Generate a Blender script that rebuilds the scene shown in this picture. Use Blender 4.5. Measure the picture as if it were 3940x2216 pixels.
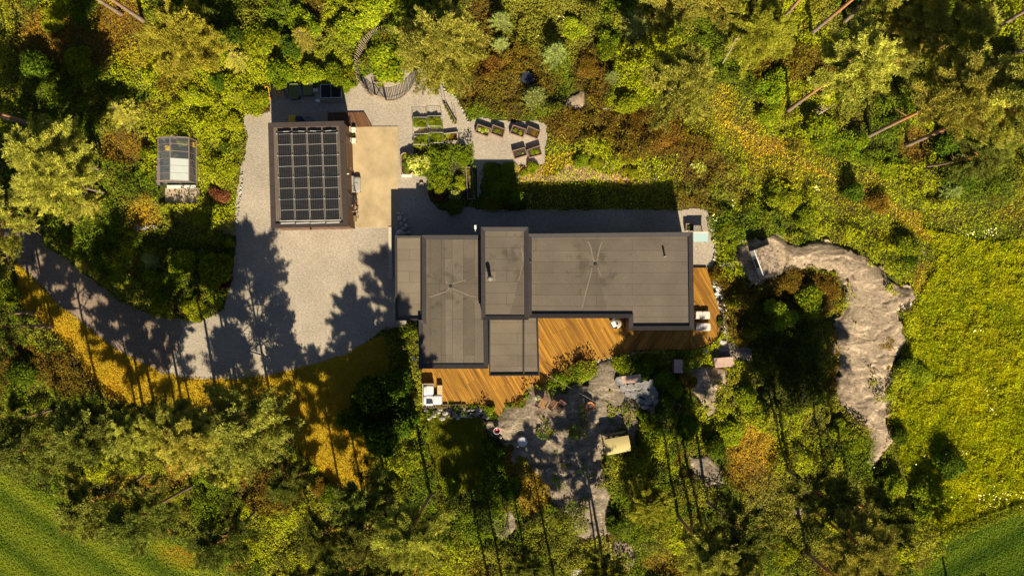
import bpy, math, random
import numpy as np
from mathutils import Vector, Matrix

# ------------------------------------------------------------------ camera, world, sun, exposure
for o in list(bpy.data.objects): bpy.data.objects.remove(o)
SC = bpy.context.scene
COL = SC.collection
CAMH = 60.0; PPM = 47.0; CX, CY = 1970.0, 1108.0
cam_d = bpy.data.cameras.new('camera'); cam = bpy.data.objects.new('camera', cam_d); COL.objects.link(cam)
cam.location = (0, 0, CAMH); cam_d.sensor_width = 36; cam_d.lens = 36 * CAMH * PPM / 3940.0
cam_d.clip_start = 0.5; cam_d.clip_end = 6000
SC.camera = cam
ELEV = math.radians(34.4); SUNX, SUNY = 0.187, -0.982
world = bpy.data.worlds.new('World'); SC.world = world; world.use_nodes = True
wn = world.node_tree
sky = wn.nodes.new('ShaderNodeTexSky'); sky.sky_type = 'NISHITA'; sky.sun_disc = False
sky.air_density = 0.55; sky.dust_density = 0.3; sky.sun_elevation = ELEV; sky.sun_rotation = math.atan2(SUNX, SUNY)
wn.links.new(sky.outputs[0], wn.nodes['Background'].inputs[0]); wn.nodes['Background'].inputs[1].default_value = 0.05
sun_d = bpy.data.lights.new('sun', 'SUN'); sun_d.energy = 5.0; sun_d.angle = math.radians(0.53); sun_d.color = (1.0, 0.88, 0.67)
sun = bpy.data.objects.new('sun', sun_d); COL.objects.link(sun); sun.location = (10, -50, 40)
sun.rotation_euler = Vector((-SUNX * math.cos(ELEV), -SUNY * math.cos(ELEV), -math.sin(ELEV))).to_track_quat('-Z', 'Y').to_euler()
SC.view_settings.view_transform = 'Standard'; SC.view_settings.look = 'None'
SC.view_settings.exposure = 0.92; SC.view_settings.gamma = 1.0
SC.cycles.max_bounces = 5; SC.cycles.diffuse_bounces = 2; SC.cycles.transparent_max_bounces = 12

R = random.Random(7)
RNG = np.random.default_rng(11)

def W(px, py, z=0.0):
    k = (CAMH - z) / CAMH / PPM
    return Vector(((px - CX) * k, -(py - CY) * k, z))
def L3(r, g, b):
    f = lambda c: (c / 255 / 12.92) if c / 255 <= 0.04045 else ((c / 255 + 0.055) / 1.055) ** 2.4
    return (f(r), f(g), f(b))

# ------------------------------------------------------------------ noise (numpy)
_tab = np.random.default_rng(3).random((256, 256))
def vnoise(x, y, s, seed=0):
    x = np.asarray(x) / s + seed * 17.3; y = np.asarray(y) / s + seed * 9.1
    xi = np.floor(x).astype(int); yi = np.floor(y).astype(int); fx = x - xi; fy = y - yi
    fx = fx * fx * (3 - 2 * fx); fy = fy * fy * (3 - 2 * fy)
    g = lambda a, b: _tab[(a) % 256, (b) % 256]
    return (g(xi, yi) * (1 - fx) + g(xi + 1, yi) * fx) * (1 - fy) + (g(xi, yi + 1) * (1 - fx) + g(xi + 1, yi + 1) * fx) * fy
def fbm(x, y, s, seed=0, o=4):
    t = 0; a = 0.5; n = 0
    for i in range(o):
        t = t + a * vnoise(x, y, s / 2 ** i, seed + i * 3); n += a; a *= 0.5
    return t / n
def pip(px, py, poly):
    px = np.asarray(px, float); py = np.asarray(py, float); ins = np.zeros(px.shape, bool)
    n = len(poly)
    for i in range(n):
        x0, y0 = poly[i]; x1, y1 = poly[(i + 1) % n]
        if y0 == y1: continue
        c = ((y0 > py) != (y1 > py)) & (px < (x1 - x0) * (py - y0) / (y1 - y0) + x0)
        ins ^= c
    return ins
def edist(px, py, poly):
    d = np.full(np.asarray(px).shape, 1e9)
    n = len(poly)
    for i in range(n):
        x0, y0 = poly[i]; x1, y1 = poly[(i + 1) % n]
        vx, vy = x1 - x0, y1 - y0
        t = np.clip(((px - x0) * vx + (py - y0) * vy) / (vx * vx + vy * vy + 1e-9), 0, 1)
        d = np.minimum(d, np.hypot(px - x0 - t * vx, py - y0 - t * vy))
    return d

# ------------------------------------------------------------------ materials
MATS = {}
def nodes(name):
    m = bpy.data.materials.new(name); m.use_nodes = True
    return m, m.node_tree.nodes, m.node_tree.links, m.node_tree.nodes['Principled BSDF']
def mat(name, col, rough=0.7, var=0.25, scale=6.0, bump=0.15, metal=0.0, spec=0.4, stretch=None, detail=6):
    if name in MATS: return MATS[name]
    m, N, Lk, P = nodes(name)
    P.inputs['Roughness'].default_value = rough; P.inputs['Metallic'].default_value = metal
    P.inputs['Specular IOR Level'].default_value = spec
    tc = N.new('ShaderNodeTexCoord'); mp = N.new('ShaderNodeMapping'); Lk.new(tc.outputs['Object'], mp.inputs[0])
    if stretch: mp.inputs['Scale'].default_value = stretch
    nz = N.new('ShaderNodeTexNoise'); nz.inputs['Scale'].default_value = scale; nz.inputs['Detail'].default_value = detail
    nz.inputs['Roughness'].default_value = 0.65
    Lk.new(mp.outputs[0], nz.inputs['Vector'])
    r = N.new('ShaderNodeValToRGB'); Lk.new(nz.outputs[0], r.inputs[0])
    r.color_ramp.elements[0].position = 0.3; r.color_ramp.elements[1].position = 0.7
    r.color_ramp.elements[0].color = tuple(c * (1 - var) for c in col) + (1,)
    r.color_ramp.elements[1].color = tuple(min(1, c * (1 + var)) for c in col) + (1,)
    Lk.new(r.outputs[0], P.inputs['Base Color'])
    if bump:
        b = N.new('ShaderNodeBump'); b.inputs['Strength'].default_value = bump; b.inputs['Distance'].default_value = 0.03
        Lk.new(nz.outputs[0], b.inputs['Height']); Lk.new(b.outputs[0], P.inputs['Normal'])
    MATS[name] = m
    return m
def foliage_mat(name, gain=(1, 1, 1), transl=0.3, rnd=0.25):
    """leaf colour comes from a per-face attribute; each copy varies a little"""
    m = bpy.data.materials.new(name); m.use_nodes = True; N = m.node_tree.nodes; Lk = m.node_tree.links
    N.remove(N['Principled BSDF']); out = N['Material Output']
    a = N.new('ShaderNodeAttribute'); a.attribute_name = 'tint'
    oi = N.new('ShaderNodeObjectInfo')
    hs = N.new('ShaderNodeHueSaturation')
    mr = N.new('ShaderNodeMapRange'); mr.inputs['To Min'].default_value = 1 - rnd; mr.inputs['To Max'].default_value = 1 + rnd
    Lk.new(oi.outputs['Random'], mr.inputs[0]); Lk.new(mr.outputs[0], hs.inputs['Value'])
    mh = N.new('ShaderNodeMapRange'); mh.inputs['To Min'].default_value = 0.485; mh.inputs['To Max'].default_value = 0.515
    ml = N.new('ShaderNodeMath'); ml.operation = 'FRACT'; mm = N.new('ShaderNodeMath'); mm.operation = 'MULTIPLY'; mm.inputs[1].default_value = 7.7
    Lk.new(oi.outputs['Random'], mm.inputs[0]); Lk.new(mm.outputs[0], ml.inputs[0]); Lk.new(ml.outputs[0], mh.inputs[0]); Lk.new(mh.outputs[0], hs.inputs['Hue'])
    mx = N.new('ShaderNodeMix'); mx.data_type = 'RGBA'; mx.blend_type = 'MULTIPLY'; mx.inputs['Factor'].default_value = 1
    mx.inputs['B'].default_value = tuple(gain) + (1,)
    Lk.new(a.outputs['Color'], mx.inputs['A']); Lk.new(mx.outputs['Result'], hs.inputs['Color'])
    d = N.new('ShaderNodeBsdfDiffuse'); t = N.new('ShaderNodeBsdfTranslucent'); ms = N.new('ShaderNodeMixShader'); ms.inputs[0].default_value = transl
    Lk.new(hs.outputs[0], d.inputs[0]); Lk.new(hs.outputs[0], t.inputs[0])
    Lk.new(d.outputs[0], ms.inputs[1]); Lk.new(t.outputs[0], ms.inputs[2]); Lk.new(ms.outputs[0], out.inputs[0])
    return m
def attr_mat(name, rough=0.9, scale=4, var=0.35, bump=0.3):
    m, N, Lk, P = nodes(name)
    P.inputs['Roughness'].default_value = rough; P.inputs['Specular IOR Level'].default_value = 0.1
    a = N.new('ShaderNodeAttribute'); a.attribute_name = 'tint'
    tc = N.new('ShaderNodeTexCoord'); nz = N.new('ShaderNodeTexNoise'); nz.inputs['Scale'].default_value = scale; nz.inputs['Detail'].default_value = 8
    nz.inputs['Roughness'].default_value = 0.75
    Lk.new(tc.outputs['Object'], nz.inputs['Vector'])
    mr = N.new('ShaderNodeMapRange'); mr.inputs['From Min'].default_value = 0.3; mr.inputs['From Max'].default_value = 0.7
    mr.inputs['To Min'].default_value = 1 - var; mr.inputs['To Max'].default_value = 1 + var; Lk.new(nz.outputs[0], mr.inputs[0])
    v = N.new('ShaderNodeVectorMath'); v.operation = 'SCALE'; Lk.new(a.outputs['Color'], v.inputs[0]); Lk.new(mr.outputs[0], v.inputs['Scale'])
    Lk.new(v.outputs[0], P.inputs['Base Color'])
    b = N.new('ShaderNodeBump'); b.inputs['Strength'].default_value = bump; b.inputs['Distance'].default_value = 0.08
    Lk.new(nz.outputs[0], b.inputs['Height']); Lk.new(b.outputs[0], P.inputs['Normal'])
    return m
def felt_mat(name, col, ang, drain=None, seed=0.0, tone=0.16):
    m, N, Lk, P = nodes(name); P.inputs['Roughness'].default_value = 0.95; P.inputs['Specular IOR Level'].default_value = 0.15
    tc = N.new('ShaderNodeTexCoord'); mp = N.new('ShaderNodeMapping'); Lk.new(tc.outputs['Object'], mp.inputs[0])
    mp.inputs['Rotation'].default_value[2] = ang; mp.inputs['Location'].default_value = (seed, seed * 0.31, 0)
    br = N.new('ShaderNodeTexBrick'); Lk.new(mp.outputs[0], br.inputs['Vector'])
    br.inputs['Scale'].default_value = 1; br.inputs['Brick Width'].default_value = 7.5; br.inputs['Row Height'].default_value = 0.86
    br.inputs['Mortar Size'].default_value = 0.016; br.inputs['Mortar Smooth'].default_value = 0.3; br.offset = 0.37
    br.inputs['Color1'].default_value = tuple(c * (1 - tone) for c in col) + (1,)
    br.inputs['Color2'].default_value = tuple(c * (1 + tone * 0.6) for c in col) + (1,)
    br.inputs['Mortar'].default_value = tuple(c * 0.55 for c in col) + (1,)
    nz = N.new('ShaderNodeTexNoise'); nz.inputs['Scale'].default_value = 26; nz.inputs['Detail'].default_value = 3; Lk.new(tc.outputs['Object'], nz.inputs['Vector'])
    nb = N.new('ShaderNodeTexNoise'); nb.inputs['Scale'].default_value = 0.55; nb.inputs['Detail'].default_value = 5; Lk.new(tc.outputs['Object'], nb.inputs['Vector'])
    def mul(src, fac_out, lo, hi, f0=0.3, f1=0.7):
        mr = N.new('ShaderNodeMapRange'); mr.inputs['From Min'].default_value = f0; mr.inputs['From Max'].default_value = f1
        mr.inputs['To Min'].default_value = lo; mr.inputs['To Max'].default_value = hi; Lk.new(fac_out, mr.inputs[0])
        v = N.new('ShaderNodeVectorMath'); v.operation = 'SCALE'; Lk.new(src, v.inputs[0]); Lk.new(mr.outputs[0], v.inputs['Scale'])
        return v.outputs[0]
    c = mul(br.outputs['Color'], nz.outputs[0], 0.8, 1.2)
    c = mul(c, nb.outputs[0], 0.88, 1.12)
    if drain:
        vs = N.new('ShaderNodeVectorMath'); vs.operation = 'DISTANCE'; Lk.new(tc.outputs['Object'], vs.inputs[0]); vs.inputs[1].default_value = drain
        ns = N.new('ShaderNodeTexNoise'); ns.inputs['Scale'].default_value = 1.3; ns.inputs['Detail'].default_value = 6; ns.inputs['Roughness'].default_value = 0.6
        Lk.new(tc.outputs['Object'], ns.inputs['Vector'])
        m1 = N.new('ShaderNodeMapRange'); m1.inputs['From Min'].default_value = 0.3; m1.inputs['From Max'].default_value = 2.9
        m1.inputs['To Min'].default_value = 0.10; m1.inputs['To Max'].default_value = -0.13; Lk.new(vs.outputs['Value'], m1.inputs[0])
        ad = N.new('ShaderNodeMath'); Lk.new(ns.outputs[0], ad.inputs[0]); Lk.new(m1.outputs[0], ad.inputs[1])
        c = mul(c, ad.outputs[0], 1.0, 0.70, 0.50, 0.64)
    Lk.new(c, P.inputs['Base Color'])
    b = N.new('ShaderNodeBump'); b.inputs['Strength'].default_value = 0.25; b.inputs['Distance'].default_value = 0.01
    Lk.new(br.outputs['Fac'], b.inputs['Height']); Lk.new(b.outputs[0], P.inputs['Normal'])
    return m
def plank_mat(name, c1, c2, ang, width=0.145, streak=0.5, loc=0.0, wall=False):
    m, N, Lk, P = nodes(name); P.inputs['Roughness'].default_value = 0.6; P.inputs['Specular IOR Level'].default_value = 0.25
    tc = N.new('ShaderNodeTexCoord'); mp = N.new('ShaderNodeMapping'); Lk.new(tc.outputs['Object'], mp.inputs[0])
    mp.inputs['Rotation'].default_value[2] = ang; mp.inputs['Location'].default_value[1] = loc
    if wall:   # upright boards on walls facing any way
        sx = N.new('ShaderNodeSeparateXYZ'); Lk.new(tc.outputs['Object'], sx.inputs[0]); am = N.new('ShaderNodeMath'); Lk.new(sx.outputs['X'], am.inputs[0]); Lk.new(sx.outputs['Y'], am.inputs[1])
        cb = N.new('ShaderNodeCombineXYZ'); Lk.new(sx.outputs['Z'], cb.inputs['X']); Lk.new(am.outputs[0], cb.inputs['Y']); Lk.new(cb.outputs[0], mp.inputs[0])
    br = N.new('ShaderNodeTexBrick'); Lk.new(mp.outputs[0], br.inputs['Vector']); br.inputs['Scale'].default_value = 1
    br.inputs['Brick Width'].default_value = 3.6; br.inputs['Row Height'].default_value = width; br.inputs['Mortar Size'].default_value = 0.007
    br.offset = 0.43; br.inputs['Color1'].default_value = c1 + (1,); br.inputs['Color2'].default_value = c2 + (1,)
    br.inputs['Mortar'].default_value = tuple(c * 0.15 for c in c2) + (1,)
    ms = N.new('ShaderNodeMapping'); ms.inputs['Scale'].default_value = (0.25, 3.2, 1); Lk.new(mp.outputs[0], ms.inputs[0])
    nz = N.new('ShaderNodeTexNoise'); nz.inputs['Scale'].default_value = 1.0; nz.inputs['Detail'].default_value = 7; nz.inputs['Roughness'].default_value = 0.7; Lk.new(ms.outputs[0], nz.inputs['Vector'])
    mr = N.new('ShaderNodeMapRange'); mr.inputs['From Min'].default_value = 0.33; mr.inputs['From Max'].default_value = 0.67
    mr.inputs['To Min'].default_value = 1 - streak; mr.inputs['To Max'].default_value = 1 + streak; Lk.new(nz.outputs[0], mr.inputs[0])
    v = N.new('ShaderNodeVectorMath'); v.operation = 'SCALE'; Lk.new(br.outputs['Color'], v.inputs[0]); Lk.new(mr.outputs[0], v.inputs['Scale'])
    Lk.new(v.outputs[0], P.inputs['Base Color'])
    b = N.new('ShaderNodeBump'); b.inputs['Strength'].default_value = 0.4; b.inputs['Distance'].default_value = 0.01; b.invert = True
    Lk.new(br.outputs['Fac'], b.inputs['Height']); Lk.new(b.outputs[0], P.inputs['Normal'])
    return m
def gravel_mat(name, c1, c2):
    m, N, Lk, P = nodes(name); P.inputs['Roughness'].default_value = 0.95; P.inputs['Specular IOR Level'].default_value = 0.1
    tc = N.new('ShaderNodeTexCoord')
    vo = N.new('ShaderNodeTexVoronoi'); vo.inputs['Scale'].default_value = 15; Lk.new(tc.outputs['Object'], vo.inputs['Vector'])
    nz = N.new('ShaderNodeTexNoise'); nz.inputs['Scale'].default_value = 7; nz.inputs['Detail'].default_value = 10; nz.inputs['Roughness'].default_value = 0.85; Lk.new(tc.outputs['Object'], nz.inputs['Vector'])
    nl = N.new('ShaderNodeTexNoise'); nl.inputs['Scale'].default_value = 0.25; nl.inputs['Detail'].default_value = 5; Lk.new(tc.outputs['Object'], nl.inputs['Vector'])
    r = N.new('ShaderNodeValToRGB'); r.color_ramp.elements[0].position = 0.36; r.color_ramp.elements[1].position = 0.64
    r.color_ramp.elements[0].color = c2 + (1,); r.color_ramp.elements[1].color = c1 + (1,)
    Lk.new(nz.outputs[0], r.inputs[0])
    def mul(src, f, lo, hi, f0, f1):
        mr = N.new('ShaderNodeMapRange'); mr.inputs['From Min'].default_value = f0; mr.inputs['From Max'].default_value = f1
        mr.inputs['To Min'].default_value = lo; mr.inputs['To Max'].default_value = hi; Lk.new(f, mr.inputs[0])
        v = N.new('ShaderNodeVectorMath'); v.operation = 'SCALE'; Lk.new(src, v.inputs[0]); Lk.new(mr.outputs[0], v.inputs['Scale']); return v.outputs[0]
    sp = N.new('ShaderNodeSeparateColor'); Lk.new(vo.outputs['Color'], sp.inputs[0])
    c = mul(r.outputs[0], sp.outputs[0], 0.82, 1.18, 0, 1)
    c = mul(c, nl.outputs[0], 0.80, 1.14, 0.3, 0.7)
    Lk.new(c, P.inputs['Base Color'])
    b = N.new('ShaderNodeBump'); b.inputs['Strength'].default_value = 0.5; b.inputs['Distance'].default_value = 0.03
    Lk.new(vo.outputs['Distance'], b.inputs['Height']); b.invert = True; Lk.new(b.outputs[0], P.inputs['Normal'])
    return m
def glass_mat(name, col=(0.8, 0.9, 0.9), alpha=0.3):
    m = bpy.data.materials.new(name); m.use_nodes = True; N = m.node_tree.nodes; Lk = m.node_tree.links
    N.remove(N['Principled BSDF']); out = N['Material Output']
    t = N.new('ShaderNodeBsdfTransparent'); g = N.new('ShaderNodeBsdfGlossy'); g.inputs['Roughness'].default_value = 0.08
    d = N.new('ShaderNodeBsdfDiffuse'); d.inputs[0].default_value = tuple(col) + (1,)
    a = N.new('ShaderNodeMixShader'); a.inputs[0].default_value = alpha; Lk.new(t.outputs[0], a.inputs[1]); Lk.new(d.outputs[0], a.inputs[2])
    b = N.new('ShaderNodeMixShader'); b.inputs[0].default_value = 0.08; Lk.new(a.outputs[0], b.inputs[1]); Lk.new(g.outputs[0], b.inputs[2])
    Lk.new(b.outputs[0], out.inputs[0]); return m

# ------------------------------------------------------------------ objects
def tag(o, label=None, cat=None, group=None, kind=None):
    if label: o['label'] = label
    if cat: o['category'] = cat
    if group: o['group'] = group
    if kind: o['kind'] = kind
    return o
def thing(name, label, cat, loc=(0, 0, 0), rotz=0.0, group=None):
    o = bpy.data.objects.new(name, None); COL.objects.link(o); o.location = loc; o.rotation_euler = (0, 0, rotz)
    o.empty_display_size = 0.3
    return tag(o, label, cat, group)
def link(name, me, parent=None, loc=None):
    o = bpy.data.objects.new(name, me); COL.objects.link(o)
    if parent: o.parent = parent
    if loc is not None: o.location = loc
    return o
def copy_tree(o, parent=None):
    c = o.copy(); COL.objects.link(c)
    if parent: c.parent = parent; c.matrix_parent_inverse = o.matrix_parent_inverse
    for ch in [x for x in KIDS.get(o.name, [])]:
        copy_tree(ch, c)
    return c
KIDS = {}
class MB:
    def __init__(s, off=(0, 0, 0)): s.v = []; s.f = []; s.off = Vector(off); s.M = Matrix()
    def add(s, vs, fs):
        b = len(s.v); s.v += [tuple(s.M @ Vector(p) - s.off) for p in vs]; s.f += [tuple(b + i for i in f) for f in fs]; return s
    def prism(s, poly, z0, z1, top=None):
        n = len(poly); top = top or poly
        a = sum(poly[i][0] * poly[(i + 1) % n][1] - poly[(i + 1) % n][0] * poly[i][1] for i in range(n))
        if a < 0: poly = poly[::-1]; top = top[::-1]
        vs = [(p[0], p[1], z0) for p in poly] + [(p[0], p[1], z1) for p in top]
        fs = [tuple(range(n))[::-1], tuple(range(n, 2 * n))] + [(i, (i + 1) % n, n + (i + 1) % n, n + i) for i in range(n)]
        return s.add(vs, fs)
    def box(s, x0, y0, z0, x1, y1, z1): return s.prism([(x0, y0), (x1, y0), (x1, y1), (x0, y1)], z0, z1)
    def cb(s, c, sz, rz=0, rx=0, ry=0):
        m = Matrix.Translation(c) @ Matrix.Rotation(rz, 4, 'Z') @ Matrix.Rotation(rx, 4, 'X') @ Matrix.Rotation(ry, 4, 'Y')
        h = Vector(sz) / 2
        vs = [m @ Vector((a * h.x, b * h.y, d * h.z)) for d in (-1, 1) for (a, b) in ((-1, -1), (1, -1), (1, 1), (-1, 1))]
        return s.add(vs, [(3, 2, 1, 0), (4, 5, 6, 7), (0, 1, 5, 4), (1, 2, 6, 5), (2, 3, 7, 6), (3, 0, 4, 7)])
    def soft(s, c, sz, rz=0, n=8, e=0.35):
        """rounded cushion"""
        hx, hy, hz = sz[0] / 2, sz[1] / 2, sz[2] / 2; vs = []; rows = []
        for k, (zz, q) in enumerate(((-1, 0.82), (-0.6, 0.98), (0.3, 1.0), (0.8, 0.94), (1.0, 0.75), (1.12, 0.35))):
            row = []
            for i in range(4 * n):
                t = 2 * math.pi * i / (4 * n); ct, st = math.cos(t), math.sin(t)
                x = hx * q * math.copysign(abs(ct) ** e, ct); y = hy * q * math.copysign(abs(st) ** e, st)
                row.append(len(vs)); vs.append((x, y, hz * zz))
            rows.append(row)
        fs = [tuple(rows[0][::-1]), tuple(rows[-1])]
        for a, b in zip(rows, rows[1:]):
            m = len(a); fs += [(a[i], a[(i + 1) % m], b[(i + 1) % m], b[i]) for i in range(m)]
        m = Matrix.Translation(c) @ Matrix.Rotation(rz, 4, 'Z')
        return s.add([m @ Vector(p) for p in vs], fs)
    def cyl(s, p0, p1, r0, r1=None, n=12, cap=True):
        r1 = r0 if r1 is None else r1; p0 = Vector(p0); p1 = Vector(p1); d = (p1 - p0).normalized()
        a = d.orthogonal().normalized(); b = d.cross(a); vs = []
        for p, r in ((p0, r0), (p1, r1)):
            vs += [p + (a * math.cos(2 * math.pi * i / n) + b * math.sin(2 * math.pi * i / n)) * r for i in range(n)]
        fs = [(i, (i + 1) % n, n + (i + 1) % n, n + i) for i in range(n)]
        if cap: fs += [tuple(range(n))[::-1], tuple(range(n, 2 * n))]
        return s.add(vs, fs)
    def tube(s, pts, rs, n=6):
        pts = [Vector(p) for p in pts]
        if not hasattr(rs, '__len__'): rs = [rs] * len(pts)
        vs = []; fs = []
        for j, p in enumerate(pts):
            d = (pts[min(j + 1, len(pts) - 1)] - pts[max(j - 1, 0)]).normalized()
            a = d.cross(Vector((0.31, 0.2, 0.93))); a = a.normalized() if a.length > 1e-3 else d.orthogonal().normalized(); b = d.cross(a)
            vs += [p + (a * math.cos(2 * math.pi * i / n) + b * math.sin(2 * math.pi * i / n)) * rs[j] for i in range(n)]
        for j in range(len(pts) - 1):
            fs += [(j * n + i, j * n + (i + 1) % n, (j + 1) * n + (i + 1) % n, (j + 1) * n + i) for i in range(n)]
        fs += [tuple(range(n))[::-1], tuple(range((len(pts) - 1) * n, len(pts) * n))]
        return s.add(vs, fs)
    def lathe(s, prof, n=20, c=(0, 0, 0)):
        vs = [(c[0] + r * math.cos(2 * math.pi * i / n), c[1] + r * math.sin(2 * math.pi * i / n), c[2] + z) for (r, z) in prof for i in range(n)]
        fs = [(j * n + i, j * n + (i + 1) % n, (j + 1) * n + (i + 1) % n, (j + 1) * n + i) for j in range(len(prof) - 1) for i in range(n)]
        return s.add(vs, fs)
    def rock(s, c, sz, seed=0, n=7):
        rr = random.Random(seed); vs = []; fs = []; m = 2 * n
        ph = [rr.uniform(0, 6.28) for _ in range(6)]
        for j in range(n + 1):
            t = math.pi * j / n
            for i in range(m):
                p = 2 * math.pi * i / m
                q = 1 + 0.16 * math.sin(2 * p + ph[0] + t) + 0.12 * math.sin(3 * p + ph[1]) * math.sin(t * 2 + ph[2]) + rr.uniform(-0.07, 0.07)
                vs.append((c[0] + sz[0] * q * math.sin(t) * math.cos(p), c[1] + sz[1] * q * math.sin(t) * math.sin(p), c[2] + sz[2] * q * math.cos(t)))
        for j in range(n):
            fs += [(j * m + i, (j + 1) * m + i, (j + 1) * m + (i + 1) % m, j * m + (i + 1) % m) for i in range(m)]
        return s.add(vs, fs)
    def mesh(s, name, m=None, smooth=False):
        me = bpy.data.meshes.new(name); me.from_pydata(s.v, [], s.f); me.validate()
        if m: me.materials.append(m)
        if smooth: me.shade_smooth()
        me.update(); return me
    def build(s, name, m, parent=None, smooth=False, loc=None, label=None):
        o = link(name, s.mesh(name, m, smooth), parent, loc)
        if parent: KIDS.setdefault(parent.name, []).append(o)
        if label: o['label'] = label
        return o
def np_mesh(name, V, F, material, tint=None, smooth=False):
    """V (n,3); F (m,k) with k 3 or 4; tint (m,3) per face"""
    me = bpy.data.meshes.new(name); n, k = len(F), F.shape[1]
    me.vertices.add(len(V)); me.vertices.foreach_set('co', V.astype(np.float32).ravel())
    me.loops.add(n * k); me.loops.foreach_set('vertex_index', F.astype(np.int32).ravel())
    me.polygons.add(n); me.polygons.foreach_set('loop_start', np.arange(0, n * k, k, dtype=np.int32))
    me.update(calc_edges=True)
    if tint is not None:
        a = me.attributes.new('tint', 'FLOAT_COLOR', 'FACE')
        a.data.foreach_set('color', np.hstack([tint, np.ones((n, 1))]).astype(np.float32).ravel())
    if smooth: me.shade_smooth()
    me.materials.append(material); return me
def unit(v): return v / (np.linalg.norm(v, axis=1, keepdims=True) + 1e-9)
def leaves(P, S, rng, up=1.0, aspect=0.6, N0=None):
    """one rhombic leaf per point"""
    n = len(P); nr = rng.normal(size=(n, 3)); nr[:, 2] = np.abs(nr[:, 2]) + up
    if N0 is not None: nr = nr + N0
    nr = nr + np.array((0.15, -0.75, 0.55))   # leaves turn towards the light
    nr = unit(nr); t = unit(np.cross(nr, rng.normal(size=(n, 3)))); b = np.cross(nr, t)
    S = S[:, None]; fold = nr * S * 0.25
    V = np.stack([P - t * S, P + b * S * aspect + fold, P + t * S, P - b * S * aspect + fold], 1).reshape(-1, 3)
    return V, np.arange(4 * n).reshape(n, 4)
def blades(P, D, Ln, Wd, rng):
    """one narrow blade from P along D"""
    n = len(P); side = unit(np.cross(D, rng.normal(size=(n, 3)) * .55 + np.array((0.15, -0.8, 0.6)))) * Wd[:, None]
    T = P + D * Ln[:, None]
    V = np.stack([P - side * 0.6, P + side * 0.6, T + side * 0.35, T - side * 0.35], 1).reshape(-1, 3)
    return V, np.arange(4 * n).reshape(n, 4)

# ------------------------------------------------------------------ the plan of the site (photo pixels on the ground)
G_MAIN = [(945,444),(1039,432),(1040,338),(1332,335),(1370,332),(1400,300),(1600,222),(1637,265),(1707,290),(1708,352),(1753,373),(1775,420),(1803,472),(1830,458),(1967,468),(2069,468),(2100,479),(2106,521),(2100,578),(2090,627),(2058,634),(1993,640),(1986,632),(1860,630),(1850,735),(1820,800),
 (1834,808),(1900,812),(2618,808),(2690,800),(2722,819),(2730,848),(2744,945),(2746,1012),(2740,1030),(2660,1040),(1600,1040),(1560,1260),(1480,1262),(1409,1320),(1326,1361),(1190,1403),(1024,1444),(911,1456),(725,1452),(621,1431),(497,1369),(422,1328),(352,1266),(290,1216),(224,1170),(150,1090),(70,1014),(-20,900),(-400,800),(-400,660),(-60,830),(104,888),(157,890),(166,950),(232,985),(290,1026),(373,1093),(455,1155),(600,1220),(700,1232),(745,1243),(820,1220),(865,1183),(882,1110),(894,1055),(907,931),(907,848),(911,724),(925,690),(931,654),(940,600),(949,537),(940,500)]
BED = [(1591,560),(1700,552),(1815,560),(1820,600),(1812,640),(1835,650),(1836,760),(1860,800),(1800,795),(1740,812),(1690,808),(1655,770),(1652,700),(1640,682),(1600,672)]
LAWNS = [[(60,1010),(224,1170),(290,1216),(352,1266),(422,1328),(497,1369),(621,1431),(725,1452),(911,1456),(1024,1444),(1190,1403),(1326,1361),(1409,1320),(1480,1290),(1500,1400),(1440,1560),(1430,1700),(1440,1900),(1360,1920),(1260,1840),(1160,1740),(1050,1650),(900,1590),(600,1600),(400,1520),(200,1260),(80,1180)],
 [(1640,1600),(1850,1600),(1862,1700),(1850,1890),(1690,1880),(1650,1700)],
 [(2100,500),(2180,520),(2240,600),(2420,630),(2600,600),(2610,700),(2600,812),(2000,812),(1990,690),(2060,650),(2110,620)]]
FIELD_L = [(-500,1560),(0,1800),(120,1880),(290,1968),(538,2040),(700,2100),(849,2175),(960,2300),(960,2700),(-500,2700)]
FIELD_R = [(3640,2062),(3700,2030),(3800,1990),(3940,1943),(4400,1800),(4400,2700),(3300,2700),(3521,2216)]
MEADOW = [(3560,880),(3640,900),(3800,930),(4400,900),(4400,1800),(3940,1943),(3640,2062),(3560,1960),(3470,1760),(3440,1560),(3500,1360),(3480,1250),(3540,1150),(3600,1000)]
ROCK_BIG = [(2831,947),(2890,925),(2966,895),(3054,941),(3095,929),(3173,931),(3250,941),(3328,983),(3406,1050),(3457,1102),(3514,1112),(3526,1154),(3490,1195),(3457,1200),(3473,1247),(3481,1309),(3460,1365),(3420,1430),(3411,1500),(3417,1547),(3403,1576),(3409,1630),(3432,1680),(3430,1699),(3380,1773),(3339,1810),(3345,1760),(3351,1699),(3339,1637),(3314,1630),(3223,1555),(3215,1480),(3223,1410),(3210,1307),(3219,1245),(3256,1183),(3252,1133),(3240,1107),(3209,1055),(3111,1029),(3018,1055),(2950,1081),(2883,1115),(2862,1071),(2826,1019)]
ROCK_MID = [(1915,1610),(1950,1560),(2005,1530),(2015,1511),(2053,1479),(2090,1490),(2150,1505),(2230,1482),(2290,1440),(2300,1388),(2345,1378),(2390,1440),(2400,1500),(2450,1570),(2460,1650),(2440,1720),(2330,1700),(2325,1800),(2345,1900),(2350,2000),(2330,2090),(2240,2075),(2200,1990),(2120,1920),(2085,1850),(2060,1790),(1990,1770),(1935,1700),(1860,1640),(1850,1600)]
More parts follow.
